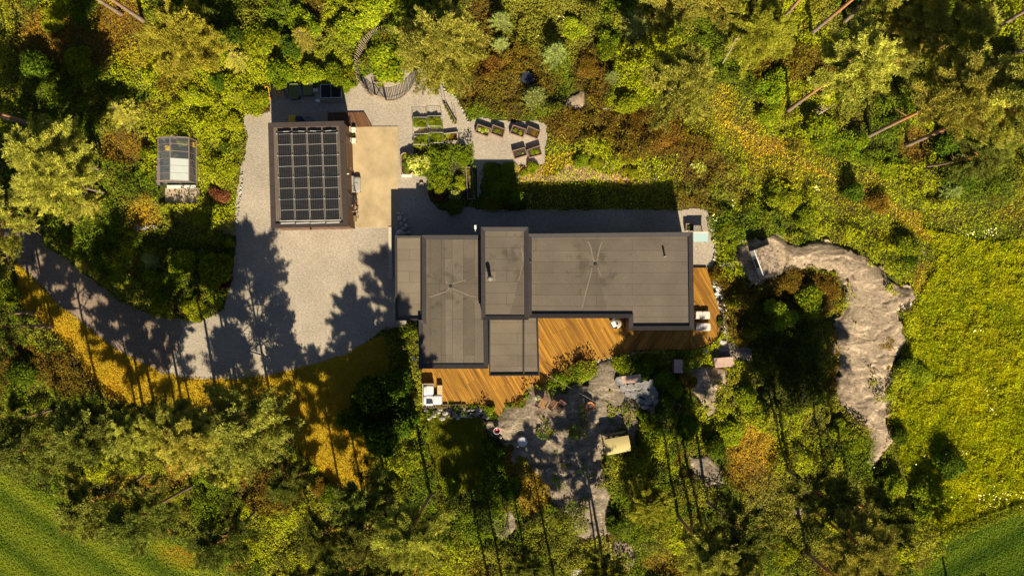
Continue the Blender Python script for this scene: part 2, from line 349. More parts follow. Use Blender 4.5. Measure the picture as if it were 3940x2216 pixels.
SMALL_ROCKS = [[(2655,1420),(2720,1405),(2800,1420),(2790,1480),(2750,1520),(2770,1580),(2720,1600),(2690,1540),(2640,1480)],
 [(2770,1310),(2830,1320),(2900,1345),(2890,1390),(2800,1380),(2740,1370)],
 [(2310,2090),(2370,2070),(2435,2080),(2450,2170),(2410,2195),(2350,2175)],
 [(2655,1760),(2720,1745),(2770,1800),(2790,1860),(2720,1870),(2670,1830)],
 [(3060,1900),(3125,1885),(3135,1915),(3095,1930)],
 [(3050,1955),(3085,1930),(3115,1965),(3040,1985)],
 [(2157,402),(2190,365),(2244,344),(2250,400),(2231,443),(2190,425)],
 [(1900,1990),(1960,1960),(1990,2030),(1950,2080),(1905,2060)],
 [(20,560),(70,540),(90,620),(40,640)],
 [(2490,1560),(2530,1545),(2520,1600)],
 [(1690,560),(1700,556),(1702,562)]]
DECK_OUT = [(1626,1400),(1626,1554),(1880,1554),(1918,1606),(1952,1550),(2009,1534),(2017,1508),(2053,1477),(2087,1478),(2187,1408),(2232,1380),(2298,1385),(2393,1362),(2447,1347),(2560,1345),(2687,1343),(2729,1323),(2759,1301),(2774,1260),(2772,1205),(2743,1112),(2720,1029),(2655,1027),(2655,1200),(1800,1200),(1800,1400)]
SLAB = [(1345,488),(1532,488),(1531,874),(1352,876)]
GARAGE_FP = [(1066,500),(1350,500),(1358,870),(1078,870)]
HOUSE_FP = [(1538,905),(2650,905),(2650,1265),(2420,1265),(2420,1225),(2080,1225),(2080,1430),(1620,1400),(1620,1225),(1538,1225)]
SHRUB_RING = (1496, 257, 115, 132)

GRASSY = [[(2690,380),(2780,340),(2880,400),(3000,560),(3120,590),(3300,640),(3420,700),(3560,800),(3760,790),(4100,720),(4100,960),(3640,900),(3560,890),(3600,1000),(3540,1150),(3440,1020),(3330,930),(3230,860),(3080,740),(2900,690),(2780,600),(2640,560),(2600,470)],
 [(2090,490),(2180,520),(2240,600),(2420,630),(2600,600),(2620,700),(2610,815),(1990,815),(1990,690),(2060,650),(2110,620)],[(3480,1200),(3560,1080),(3600,1300),(3520,1600),(3560,1900),(3480,1900),(3420,1800),(3440,1560),(3510,1370)]]
def grassy(x, y):
    g = np.zeros(np.asarray(x).shape, bool); j = (fbm(x, y, 70, 81) - .5) * 120
    for p in GRASSY + [MEADOW]: g |= pip(x + j, y - j, p)
    return g
def site_free(px, py, j=None):
    """True where wild undergrowth grows"""
    x = px + (j[0] if j else 0); y = py + (j[1] if j else 0)
    bad = pip(x, y, G_MAIN) & ~pip(x, y, BED)
    for p in (SLAB, GARAGE_FP, HOUSE_FP, DECK_OUT): bad |= pip(px, py, p)
    for p in LAWNS[:2] + [FIELD_L, FIELD_R]: bad |= pip(x, y, p)
    for p in [ROCK_BIG, ROCK_MID] + SMALL_ROCKS: bad |= pip(x, y, p) & (fbm(px, py, 75, 91, 4) < (.76 if p is ROCK_BIG else .57))
    bad |= pip(px, py, [(2365,1440),(2400,1425),(2540,1440),(2545,1570),(2470,1590),(2370,1520)])
    bad |= (px > 620) & (px < 775) & (py > 535) & (py < 790)
    return ~bad

# palette of real leaf and grass colours (linear)
PAL = dict(lime=(0.195, 0.235, 0.012), green=(0.075, 0.120, 0.010), olive=(0.16, 0.165, 0.028), heather=(0.095, 0.066, 0.013),
           gold=(0.37, 0.255, 0.022), rust=(0.215, 0.135, 0.016), dark=(0.045, 0.062, 0.010), grass=(0.20, 0.21, 0.012))
# (px, py, rx, ry, colour): zones that set the undergrowth colour, the last one dark
ZONES = [(470,120,90,110,'rust'),(150,170,120,110,'rust'),(330,200,150,70,'rust'),(560,210,100,60,'gold'),(700,330,70,60,'heather'),
 (1960,300,150,120,'heather'),(1860,90,70,130,'heather'),(2280,270,60,90,'heather'),(2550,510,180,90,'heather'),(2230,480,120,60,'heather'),(3060,250,170,60,'heather'),
 (2120,80,160,120,'olive'),(2700,640,120,100,'heather'),(2660,780,90,60,'heather'),(2790,430,55,90,'gold'),(2930,560,70,30,'gold'),
 (3480,840,50,25,'gold'),(3520,560,50,60,'rust'),(3300,760,90,70,'heather'),(2790,1000,60,60,'lime'),(2720,1060,50,70,'heather'),(3080,1130,150,90,'heather'),
 (3220,1350,40,140,'rust'),(2820,1200,50,100,'heather'),(3360,1340,50,90,'heather'),(3560,1080,40,60,'gold'),(2900,1720,80,90,'gold'),(2880,1830,80,60,'rust'),(2990,1950,140,120,'olive'),
 (3250,2170,120,60,'rust'),(2650,2100,120,90,'olive'),(2600,2160,120,50,'rust'),(2050,1880,60,80,'gold'),(2010,1760,60,60,'gold'),(1330,2060,90,40,'rust'),(1400,2150,150,60,'olive'),(1620,2190,40,60,'gold'),
 (1060,1880,120,80,'heather'),(640,1680,110,70,'heather'),(700,1800,60,40,'gold'),(560,1880,130,60,'rust'),(300,1430,150,80,'heather'),(100,1400,90,70,'heather'),(620,1540,110,60,'rust'),(860,1620,140,60,'heather'),
 (560,830,70,60,'gold'),(480,560,90,60,'rust'),(900,1150,60,30,'lime'),(800,400,140,100,'lime'),(850,600,90,120,'lime'),(1150,250,220,70,'lime'),(560,240,120,90,'lime'),
 (1700,640,120,60,'green'),(1740,740,70,50,'green'),(2200,620,60,30,'gold'),(2060,640,70,40,'gold'),(1340,540,1,1,'green'),(2550,1460,150,100,'green'),(2450,1430,60,40,'green'),(3000,1350,130,200,'dark')]
PATHL = [(2740,400),(2800,480),(2960,560),(3060,615),(3230,700),(3330,735),(3440,800),(3520,870),(3600,930)]
def zone_col(px, py, rng):
    n = len(px); wts = {k: np.zeros(n) for k in PAL}
    a = fbm(px, py, 260, 1); b = fbm(px, py, 130, 5); c = fbm(px, py, 70, 9)
    wts['lime'] += np.clip((a - 0.47) * 7, 0.05, 1) * 1.0; wts['green'] += np.clip((0.55 - a) * 6, 0.05, 1) * 0.9
    wts['olive'] += np.clip((b - 0.5) * 6, 0, 1); wts['heather'] += np.clip((c - 0.62) * 8, 0, 1); wts['dark'] += np.clip((0.40 - c) * 6, 0, 0.6)
    for (zx, zy, rx, ry, k) in ZONES:
        d = np.hypot((px - zx) / rx, (py - zy) / ry) + (b - 0.5) * 1.3
        w = np.clip((1.25 - d) / 0.5, 0, 1) * 3.0
        wts[k] += w
    for i in range(len(PATHL) - 1):
        d = edist(px, py, [PATHL[i], PATHL[i + 1]])
        wts['gold'] += np.clip(1.2 - (d + (c - 0.5) * 60) / 16, 0, 1) * 4
    K = list(PAL); Wt = np.stack([wts[k] for k in K], 1) + 1e-4; Wt = Wt ** 1.5; Wt /= Wt.sum(1, keepdims=True)
    # each leaf takes one of the kinds that grow here
    cum = Wt.cumsum(1); u = rng.random((n, 1)); idx = (u > cum).sum(1).clip(0, len(K) - 1)
    C = np.array([PAL[k] for k in K]); mix = C[idx] * 0.55 + (Wt @ C) * 0.45
    return mix, idx, K

# ------------------------------------------------------------------ ground
M_ground = attr_mat('forest floor', scale=2.0, var=0.4, bump=0.5)
nx, ny = 420, 250
gx = np.linspace(-52, 52, nx); gy = np.linspace(-31, 31, ny); XX, YY = np.meshgrid(gx, gy)
ZZ = np.full(XX.shape, -0.02); V = np.stack([XX.ravel(), YY.ravel(), ZZ.ravel()], 1)
idx = np.arange(nx * ny).reshape(ny, nx); F = np.stack([idx[:-1, :-1], idx[:-1, 1:], idx[1:, 1:], idx[1:, :-1]], -1).reshape(-1, 4)
cx = V[F].mean(1); gpx = cx[:, 0] * PPM + CX; gpy = -cx[:, 1] * PPM + CY
gc, _, _ = zone_col(gpx, gpy, RNG); soil = np.array((0.075, 0.055, 0.022))
T = gc * 0.35 + soil * 0.45
for pl in (MEADOW,):
    T[pip(gpx, gpy, pl)] = (0.17, 0.18, 0.012)
grass_near = [(-0.5)]
link('ground', np_mesh('ground', V, F, M_ground, T)); tag(bpy.data.objects['ground'], kind='structure')
mb = MB(); mb.box(-1500, -1500, -0.5, 1500, 1500, -0.06)
o = mb.build('terrain', mat('distant ground', (0.08, 0.085, 0.02), 0.95, 0.4, 0.15)); tag(o, kind='structure')

def sheet(name, poly, z, m, jitter=6, step=0.35, kind='structure', seed=2, edge_h=None, relief=None, tint=None):
    """a ground sheet cut to a wobbly outline given in photo pixels"""
    xs = [p[0] for p in poly]; ys = [p[1] for p in poly]; s = step * PPM
    X = np.arange(min(xs) - 20, max(xs) + 20 + s, s); Y = np.arange(min(ys) - 20, max(ys) + 20 + s, s)
    A, B = np.meshgrid(X, Y); jx = (fbm(A, B, 40, seed, 3) - 0.5) * 2 * jitter * 2; jy = (fbm(A, B, 40, seed + 7, 3) - 0.5) * 2 * jitter * 2
    ins = pip(A + jx, B + jy, poly); n0, n1 = A.shape
    # snap outside vertices towards the outline: keep faces with any inside vertex
    I = np.arange(n0 * n1).reshape(n0, n1)
    keep = (ins[:-1, :-1].astype(int) + ins[:-1, 1:] + ins[1:, 1:] + ins[1:, :-1]) >= 2
    F = np.stack([I[:-1, :-1], I[1:, :-1], I[1:, 1:], I[:-1, 1:]], -1)[keep]
    Zv = np.full(A.shape, z)
    if relief is not None: Zv = relief(A, B, edist(A, B, poly) * np.where(ins, 1, -1))
    V = np.stack([(A - CX) / PPM, -(B - CY) / PPM, Zv], -1).reshape(-1, 3)
    used = np.unique(F); mp = np.full(len(V), -1); mp[used] = np.arange(len(used)); V = V[used]; F = mp[F]
    t = tint(V[F].mean(1)) if tint is not None else None
    o = link(name, np_mesh(name, V, F, m, t, smooth=relief is not None)); tag(o, kind=kind)
    return o
M_gravel = gravel_mat('pale gravel', (0.475, 0.405, 0.31), (0.29, 0.245, 0.185))
def flat_poly(name, poly, z, m, th=0.0):
    me = bpy.data.meshes.new(name); pts = [W(*p) for p in poly]
    n = len(pts); a = sum(pts[i].x * pts[(i + 1) % n].y - pts[(i + 1) % n].x * pts[i].y for i in range(n))
    if a < 0: pts = pts[::-1]
    me.from_pydata([(p.x, p.y, z) for p in pts], [], [tuple(range(len(pts)))]); me.materials.append(m); me.update()
    return link(name, me)
sheet('gravel_yard', G_MAIN, 0.0, M_gravel, jitter=4, step=0.09)
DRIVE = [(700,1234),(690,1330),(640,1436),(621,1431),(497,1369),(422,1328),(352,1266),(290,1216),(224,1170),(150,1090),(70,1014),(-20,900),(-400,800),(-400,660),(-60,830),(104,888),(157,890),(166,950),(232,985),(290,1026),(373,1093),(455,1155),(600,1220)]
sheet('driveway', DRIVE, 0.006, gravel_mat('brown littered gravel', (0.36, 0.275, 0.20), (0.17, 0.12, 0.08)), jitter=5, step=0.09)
M_lawn = attr_mat('lawn turf', scale=9.0, var=0.45, bump=0.8)
def lawn_tint(c):
    px = c[:, 0] * PPM + CX; py = -c[:, 1] * PPM + CY; n = fbm(px, py, 150, 4)[:, None]; n2 = fbm(px, py, 35, 8)[:, None]
    t = np.array((0.44, 0.275, 0.020)) * (1 - n) + np.array((0.34, 0.27, 0.015)) * n
    return t * (0.75 + 0.5 * n2)
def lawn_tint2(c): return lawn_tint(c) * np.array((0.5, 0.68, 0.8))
sheet('lawn', LAWNS[0], -0.005, M_lawn, 3, 0.2, tint=lawn_tint)
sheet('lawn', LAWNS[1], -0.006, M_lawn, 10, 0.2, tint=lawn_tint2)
def field_tint(c, ang=0.60):
    u = c[:, 0] * math.sin(ang) + c[:, 1] * math.cos(ang)      # rows run towards the lower right
    w = fbm(c[:, 0] * 10, c[:, 1] * 10, 60, 3)
    s = 0.5 + 0.5 * np.sin(u * 2.2 + (w - 0.5) * 2.0); s2 = vnoise(u * 10, u * 0, 9, 2)
    a = np.array((0.045, 0.085, 0.010)); b = np.array((0.185, 0.215, 0.018))
    f = (s * 0.5 + s2 * 0.4 + w * 0.15)[:, None]
    return a * (1 - f) + b * f
def relief_field(A, B, d): return np.full(A.shape, -0.008)
sheet('field', FIELD_L, -0.008, M_lawn, 10, 0.22, tint=field_tint)
sheet('field', FIELD_R, -0.009, M_lawn, 10, 0.22, tint=lambda c: field_tint(c, -0.5) * np.array((0.6, 0.75, 0.8)))

# rock outcrops
def rock_mat(name, c):
    m, N, Lk, P = nodes(name); P.inputs['Roughness'].default_value = 0.85; P.inputs['Specular IOR Level'].default_value = 0.2
    tc = N.new('ShaderNodeTexCoord'); mp = N.new('ShaderNodeMapping'); mp.inputs['Rotation'].default_value[2] = 0.5; mp.inputs['Scale'].default_value = (1, 2.2, 1)
    Lk.new(tc.outputs['Object'], mp.inputs[0])
    n1 = N.new('ShaderNodeTexNoise'); n1.inputs['Scale'].default_value = 0.55; n1.inputs['Detail'].default_value = 10; n1.inputs['Roughness'].default_value = 0.66; n1.inputs['Distortion'].default_value = 1.4
    n2 = N.new('ShaderNodeTexNoise'); n2.inputs['Scale'].default_value = 5; n2.inputs['Detail'].default_value = 8; n2.inputs['Roughness'].default_value = 0.75
    Lk.new(mp.outputs[0], n1.inputs['Vector']); Lk.new(tc.outputs['Object'], n2.inputs['Vector'])
    r = N.new('ShaderNodeValToRGB'); Lk.new(n1.outputs[0], r.inputs[0]); e = r.color_ramp.elements
    e[0].position = 0.36; e[0].color = tuple(x * 0.45 for x in c) + (1,); e[1].position = 0.64; e[1].color = tuple(min(1, x * 1.75) for x in c) + (1,)
    q = e.new(0.45); q.color = tuple(x * 0.85 for x in c) + (1,); q = e.new(0.55); q.color = c + (1,)
    mr = N.new('ShaderNodeMapRange'); mr.inputs['From Min'].default_value = 0.35; mr.inputs['From Max'].default_value = 0.65; mr.inputs['To Min'].default_value = 0.6; mr.inputs['To Max'].default_value = 1.3
    Lk.new(n2.outputs[0], mr.inputs[0])
    v = N.new('ShaderNodeVectorMath'); v.operation = 'SCALE'; Lk.new(r.outputs[0], v.inputs[0]); Lk.new(mr.outputs[0], v.inputs['Scale'])
    vo = N.new('ShaderNodeTexVoronoi'); vo.feature = 'DISTANCE_TO_EDGE'; vo.inputs['Scale'].default_value = 0.38
    dn = N.new('ShaderNodeTexNoise'); dn.inputs['Scale'].default_value = 0.9; dn.inputs['Detail'].default_value = 7; Lk.new(tc.outputs['Object'], dn.inputs['Vector'])
    va = N.new('ShaderNodeVectorMath'); va.operation = 'MULTIPLY_ADD'; Lk.new(dn.outputs['Color'], va.inputs[0]); va.inputs[1].default_value = (3.5, 3.5, 1); Lk.new(mp.outputs[0], va.inputs[2]); Lk.new(va.outputs[0], vo.inputs['Vector'])
    cr = N.new('ShaderNodeMapRange'); cr.inputs['From Min'].default_value = 0.0; cr.inputs['From Max'].default_value = 0.012; cr.inputs['To Min'].default_value = 0.5; cr.inputs['To Max'].default_value = 1; Lk.new(vo.outputs['Distance'], cr.inputs[0])
    v2 = N.new('ShaderNodeVectorMath'); v2.operation = 'SCALE'; Lk.new(v.outputs[0], v2.inputs[0]); Lk.new(cr.outputs[0], v2.inputs['Scale'])
    Lk.new(v2.outputs[0], P.inputs['Base Color'])
    b = N.new('ShaderNodeBump'); b.inputs['Strength'].default_value = 0.6; b.inputs['Distance'].default_value = 0.08; Lk.new(n1.outputs[0], b.inputs['Height'])
    b2 = N.new('ShaderNodeBump'); b2.inputs['Strength'].default_value = 0.4; b2.inputs['Distance'].default_value = 0.05; Lk.new(n2.outputs[0], b2.inputs['Height']); Lk.new(b.outputs[0], b2.inputs['Normal'])
    b3 = N.new('ShaderNodeBump'); b3.inputs['Strength'].default_value = .6; b3.inputs['Distance'].default_value = 0.05; Lk.new(cr.outputs[0], b3.inputs['Height']); Lk.new(b2.outputs[0], b3.inputs['Normal'])
    Lk.new(b3.outputs[0], P.inputs['Normal'])
    return m
M_rock = rock_mat('pinkish bedrock', (0.37, 0.28, 0.185)); M_rock2 = rock_mat('grey bedrock', (0.27, 0.215, 0.15))
def rock_relief(hh, seed):
    def f(A, B, d):
        e = np.clip(d / 45, -0.3, 1); n = fbm(A, B, 160, seed, 5); st = (A * 0.45 + B * 0.9 + (fbm(A, B, 200, seed + 2) - 0.5) * 260) / 55
        ter = (st - np.floor(st)); ter = np.minimum(ter * 1.15, 1) * 0.05
        crack = np.clip(1 - np.abs(fbm(A, B, 150, seed + 5, 4) - 0.5) / 0.010, 0, 1) * 0.13
        z = _rr(A, B, d, e, n, ter, crack, seed, hh); cap = .30 + np.clip((np.hypot(A - 2935, B - 1005) - 85) / 60, 0, 1) * 2
        return np.minimum(z, cap)
    return f
def _rr(A, B, d, e, n, ter, crack, seed, hh):
        return np.where(e < 0, e * 0.4 - 0.05, 0.03 + hh * np.sqrt(np.clip(e, 0, 1)) * (0.55 + 0.5 * n) + ter * e - crack * e + (fbm(A, B, 25, seed + 9, 3) - 0.5) * 0.055)
sheet('rock_outcrop', ROCK_BIG, 0, M_rock, 15, 0.09, relief=rock_relief(0.6, 5))
sheet('rock_outcrop', ROCK_MID, 0, M_rock2, 15, 0.09, relief=rock_relief(0.45, 15))
for i, p in enumerate(SMALL_ROCKS[:-1]):
    sheet('rock_outcrop', p, 0, M_rock if i in (0, 2, 6) else M_rock2, 6, 0.12, relief=rock_relief(0.25, 20 + i))

# ------------------------------------------------------------------ garden beds soil, slab, paths
M_soil = mat('garden soil', (0.05, 0.032, 0.018), 0.95, 0.4, 12)
M_conc = mat('sandy concrete', (0.435, 0.325, 0.175), 0.8, 0.28, 0.5, 0.05)
def slab_thing(name, label, cat, poly, z0, z1, m, zpix=0.0):
    pts = [W(p[0], p[1], zpix) for p in poly]; c = sum(pts, Vector()) / len(pts)
    mb = MB(off=(c.x, c.y, 0)); mb.prism([(p.x, p.y) for p in pts], z0, z1)
    o = mb.build(name, m, loc=(c.x, c.y, 0)); return tag(o, label, cat) if cat else tag(o, kind='structure')
slab_thing('paved_path', None, None, SLAB, -0.1, 0.05, M_conc)
slab_thing('paved_path', None, None, [(1495,874),(1509,874),(1512,1072),(1497,1072)], -0.1, 0.12, mat('pale kerb concrete', (0.52, 0.44, 0.31), 0.8, 0.1, 3))
slab_thing('garden_bed_soil', None, None, BED, -0.1, 0.03, M_soil)
M_dirt = mat('dry sandy soil', (0.36, 0.23, 0.13), 0.95, 0.3, 3, 0.5)
sheet('sand_patch', [(1985,640),(2060,640),(2090,640),(2080,690),(2000,712),(1990,690)], 0.004, M_dirt, 5, 0.15)
sheet('sand_patch', [(2080,680),(2170,660),(2185,640),(2290,650),(2330,675),(2420,690),(2500,700),(2500,712),(2330,700),(2290,690),(2180,695),(2080,700)], 0.006, M_dirt, 8, 0.15)
sheet('sand_patch', [(1640,255),(1700,262),(1705,290),(1660,285)], 0.004, M_dirt, 5, 0.15)
sheet('sand_patch', [(820,860),(905,850),(905,905),(850,890)], 0.004, M_dirt, 5, 0.15)
sheet('vegetable_plot', [(1858,632),(1912,630),(1922,735),(1862,740)], 0.006, M_lawn, 3, 0.15, tint=lambda c: np.tile(np.array((0.12, 0.17, 0.015)), (len(c), 1)))
sheet('vegetable_plot', [(1928,630),(1982,630),(1995,740),(1935,738)], 0.006, M_lawn, 3, 0.15, tint=lambda c: np.tile(np.array((0.12, 0.17, 0.015)), (len(c), 1)))

# ------------------------------------------------------------------ house
M_cap = mat('dark metal capping', (0.038, 0.031, 0.030), 0.5, 0.12, 2.0, 0.02, spec=0.4)
M_wall = plank_mat('brown vertical cladding', (0.10, 0.05, 0.03), (0.06, 0.03, 0.02), 0, 0.12, 0.3, wall=True)
M_darkglass = mat('dark window glass', (0.02, 0.025, 0.03), 0.08, 0.1, 1, 0, spec=0.8)
FELT = (0.138, 0.113, 0.085)
house = thing('house', 'long flat roofed modern house of five stepped blocks with grey felt roofs', 'house', W(2100, 1080, 0))
HO = house.location.copy()
def inset(poly, w):
    n = len(poly); out = []
    for i in range(n):
        p0, p1, p2 = Vector(poly[i - 1]), Vector(poly[i]), Vector(poly[(i + 1) % n])
        d1 = (p1 - p0).normalized(); d2 = (p2 - p1).normalized(); n1 = Vector((-d1.y, d1.x)); n2 = Vector((-d2.y, d2.x))
        b = (n1 + n2) / (1 + n1.dot(n2)); out.append(tuple(p1 + b * w))
    return out
def ccw(poly):
    a = sum(poly[i][0] * poly[(i + 1) % len(poly)][1] - poly[(i + 1) % len(poly)][0] * poly[i][1] for i in range(len(poly)))
    return poly if a > 0 else poly[::-1]
def block(root, pix, z, capw, drop, felt, parh, facets=None, wall=None, walls=True, capm=None, zb=0.0):
    """one roofed block: walls, sloping parapet cap, felt surface inside"""
    off = root.location
    P = ccw([tuple(W(x, y, z)[:2]) for (x, y) in pix]); n = len(P); I = inset(P, capw)
    if walls: MB(off).prism(inset(P, 0.06), zb, z - parh - 0.05).build('wall', wall or M_wall, root)
    mb = MB(off)
    vs = [(p[0], p[1], z - 0.22) for p in P] + [(p[0], p[1], z) for p in P] + [(p[0], p[1], z - drop) for p in I] + [(p[0], p[1], z - parh - 0.03) for p in I]
    fs = []
    for k in range(3): fs += [(k * n + i, k * n + (i + 1) % n, (k + 1) * n + (i + 1) % n, (k + 1) * n + i) for i in range(n)]
    mb.add(vs, fs); mb.build('parapet', capm or M_cap, root)
    # joints across the metal capping, a hair proud of it
    J = MB(off)
    for i in range(n):
        a, b = Vector(P[i]), Vector(P[(i + 1) % n]); L = (b - a).length; d = (b - a) / L; nn = Vector((-d.y, d.x)); k = int(L / 1.95)
        for q in range(1, k + 1):
            s = a + d * (q * L / (k + 1))
            J = MB(off); J.add([(s.x, s.y, z + 0.004), ((s + d * 0.035).x, (s + d * 0.035).y, z + 0.004), ((s + d * 0.035 + nn * capw).x, (s + d * 0.035 + nn * capw).y, z - drop + 0.004), ((s + nn * capw).x, (s + nn * capw).y, z - drop + 0.004)], [(0, 1, 2, 3)]); J.build('capping_joint', mat('dark seam metal', (0.025, 0.02, 0.02), 0.6), root)
    S = MB(off); zi = z - parh
    Q = inset(P, capw - 0.004)
    if facets is None: S.add([(p[0], p[1], zi) for p in Q], [tuple(range(n))])
    else:
        vv = [(p[0], p[1], zi) for p in Q] + [(W(x, y, zi + dz).x, W(x, y, zi + dz).y, zi + dz) for (x, y, dz) in facets[0]]
        S.add(vv, facets[1](n))
    r = S.build('roof', felt, root)
    return P, I
def loc_of(px, py, z, root): return tuple(W(px, py, z) - root.location)
ZA, ZB, ZC, ZD, ZE = 2.85, 3.15, 4.1, 2.75, 3.15
block(house, [(1519,907),(1626,907),(1626,1233),(1521,1233)], ZA, 0.16, 0.03, felt_mat('roof felt pale', (0.19, 0.155, 0.112), 0, None, 3.3, 0.06), 0.20)
felB = felt_mat('roof felt lengthwise', FELT, math.pi / 2, loc_of(1733, 1100, ZB - 0.15, house), 1.7, 0.2)
block(house, [(1623,905),(1872,905),(1879,1418),(1611,1418),(1611,1231),(1623,1231)], ZB, 0.34, 0.06, felB, 0.13)
block(house, [(1850,874),(2033,874),(2034,1231),(1852,1231)], ZC, 0.32, 0.07, felt_mat('roof felt crosswise', FELT, 0, loc_of(2010, 1010, ZC, house), 0.4, 0.07), 0.14)
block(house, [(1881,1218),(2070,1218),(2076,1445),(1881,1446)], ZD, 0.11, 0.02, felt_mat('roof felt terrace', (0.16, 0.129, 0.093), 0, None, 2.3, 0.08), 0.16)
felE = felt_mat('roof felt wide rolls', FELT, 0, loc_of(2290, 1016, ZE - 0.2, house), 0.9, 0.07)
block(house, [(2030,900),(2666,893),(2671,1270),(2421,1271),(2421,1224),(2030,1224)], ZE, 0.33, 0.07, felE, 0.24)
def roof_strip(pts, w, z, m, name='dust_line'):
    mb = MB(HO)
    for a, b in zip(pts, pts[1:]):
        A = W(a[0], a[1], z); B = W(b[0], b[1], z); d = (B - A).normalized(); nn = Vector((-d.y, d.x, 0)) * w
        mb.add([A - nn, B - nn, B + nn, A + nn], [(0, 1, 2, 3)])
    return mb
M_dust = mat('pale dust on felt', (0.182, 0.148, 0.108), 0.95, 0.15, 5)
# soft ridges where the roof falls run to the drain, as low felt crickets
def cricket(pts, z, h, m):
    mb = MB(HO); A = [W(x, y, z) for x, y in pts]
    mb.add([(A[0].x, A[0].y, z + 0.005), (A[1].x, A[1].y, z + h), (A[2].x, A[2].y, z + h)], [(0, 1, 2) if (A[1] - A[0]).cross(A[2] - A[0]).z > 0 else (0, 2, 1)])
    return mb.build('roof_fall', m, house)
zE = ZE - 0.24; zB = ZB - 0.13
felD = felt_mat('slope shaded felt', tuple(c * .84 for c in FELT), 0, None, 0.9, 0.05)  # felt coloured darker to paint in the shade of the sloping falls
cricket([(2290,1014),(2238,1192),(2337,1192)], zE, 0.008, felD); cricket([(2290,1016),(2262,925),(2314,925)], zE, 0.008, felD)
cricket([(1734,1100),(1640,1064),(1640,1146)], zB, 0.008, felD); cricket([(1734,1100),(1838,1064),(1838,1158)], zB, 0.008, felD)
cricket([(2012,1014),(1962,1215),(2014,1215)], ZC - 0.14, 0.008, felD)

def strips(lst, z):
    for pts, w in lst: roof_strip(pts, w, z, M_dust).build('dust_line', M_dust, house)
mb = MB(HO); q4 = [W(x, y, zB) for x, y in ((1645,924),(1712,924),(1716,1402),(1632,1402),(1632,1236),(1645,1236))]; mb.add([(p.x, p.y, zB + 0.004) for p in q4], [(0, 5, 4, 3, 2, 1)]); mb.build('dark_felt_rolls', felt_mat('older dark felt', tuple(c * .80 for c in FELT), math.pi / 2, loc_of(1733, 1100, zB, house), 1.7, 0.05), house)
strips([([(2262,928),(2273,950),(2279,985),(2287,1008)], 0.05), ([(2316,930),(2306,960),(2296,1006)], 0.05), ([(2277,1030),(2272,1060),(2258,1110),(2240,1185)], 0.045), ([(2300,1030),(2312,1062)], 0.035)], zE + 0.012)
strips([([(1655,1142),(1690,1131),(1718,1122),(1730,1106)], 0.05), ([(1740,1092),(1765,1085),(1792,1078)], 0.045), ([(1742,1110),(1770,1122),(1800,1136),(1832,1142)], 0.05), ([(1722,1090),(1716,1082)], 0.04)], zB + 0.012)
strips([([(2006,950),(2012,990),(2014,1005)], 0.04), ([(2010,1018),(2004,1045),(1996,1080)], 0.03)], ZC - 0.14 + 0.012)
M_dark = mat('black rubber and iron', (0.015, 0.015, 0.016), 0.6, 0.2, 5); M_zinc = mat('grey zinc', (0.16, 0.15, 0.14), 0.5, 0.15, 4)
for (x, y, z) in ((2290,1016,zE + 0.02), (1734,1101,zB + 0.02)):
    c = W(x, y, z); MB(HO).lathe([(0.02, 0), (0.06, 0.03), (0.1, 0.03), (0.13, 0)], 14, c).build('roof_drain', M_dark, house)
def vent(x, y, z, r, h, bend=0):
    c = W(x, y, z); mb = MB(HO); mb.cyl(c, c + Vector((0, 0, h)), r, r, 16); mb.cyl(c + Vector((0, 0, h * 0.8)), c + Vector((0, 0, h + 0.06)), r * 1.25, r * 1.1, 16)
    mb.cyl(c, c + Vector((0, 0, 0.05)), r * 1.8, r * 1.2, 16); mb.build('vent_pipe', M_zinc, house, True)
vent(1886, 1070, ZC - 0.14, 0.14, 0.72); vent(2557, 985, zE, 0.07, 0.48); vent(2041, 1009, zE, 0.035, 0.35)
mb = MB(HO); c = W(1888, 1064, ZC - 0.135); mb.cb(c, (0.75, 0.75, 0.008)); mb.build('vent_flashing', felt_mat('flashing felt', (0.19, 0.15, 0.105), 0, None, 5, 0.02), house)
# low upstand across the terrace roof
a = W(2015, 1236, ZD); b = W(2017, 1438, ZD); MB(HO).box(a.x - 0.05, b.y, ZD - 0.2, b.x + 0.02, a.y, ZD - 0.02).build('roof_upstand', M_cap, house)
M_white = mat('white paint', (0.78, 0.76, 0.72), 0.5, 0.06, 3, 0.02)
for (x, y, z, dx, dy) in ((1829,889,2.9,0,1), (1606,1386,2.7,-1,0.45)):
    c = W(x, y, z); mb = MB(HO); d = Vector((dx, dy, 0)).normalized()
    mb.cyl(c - d * 0.1, c + d * 0.22, 0.025, 0.025, 8); mb.cb(c + d * 0.3 + Vector((0, 0, -0.02)), (0.16, 0.3, 0.1), math.atan2(-d.x, d.y)); mb.build('wall_lamp', M_white, house)
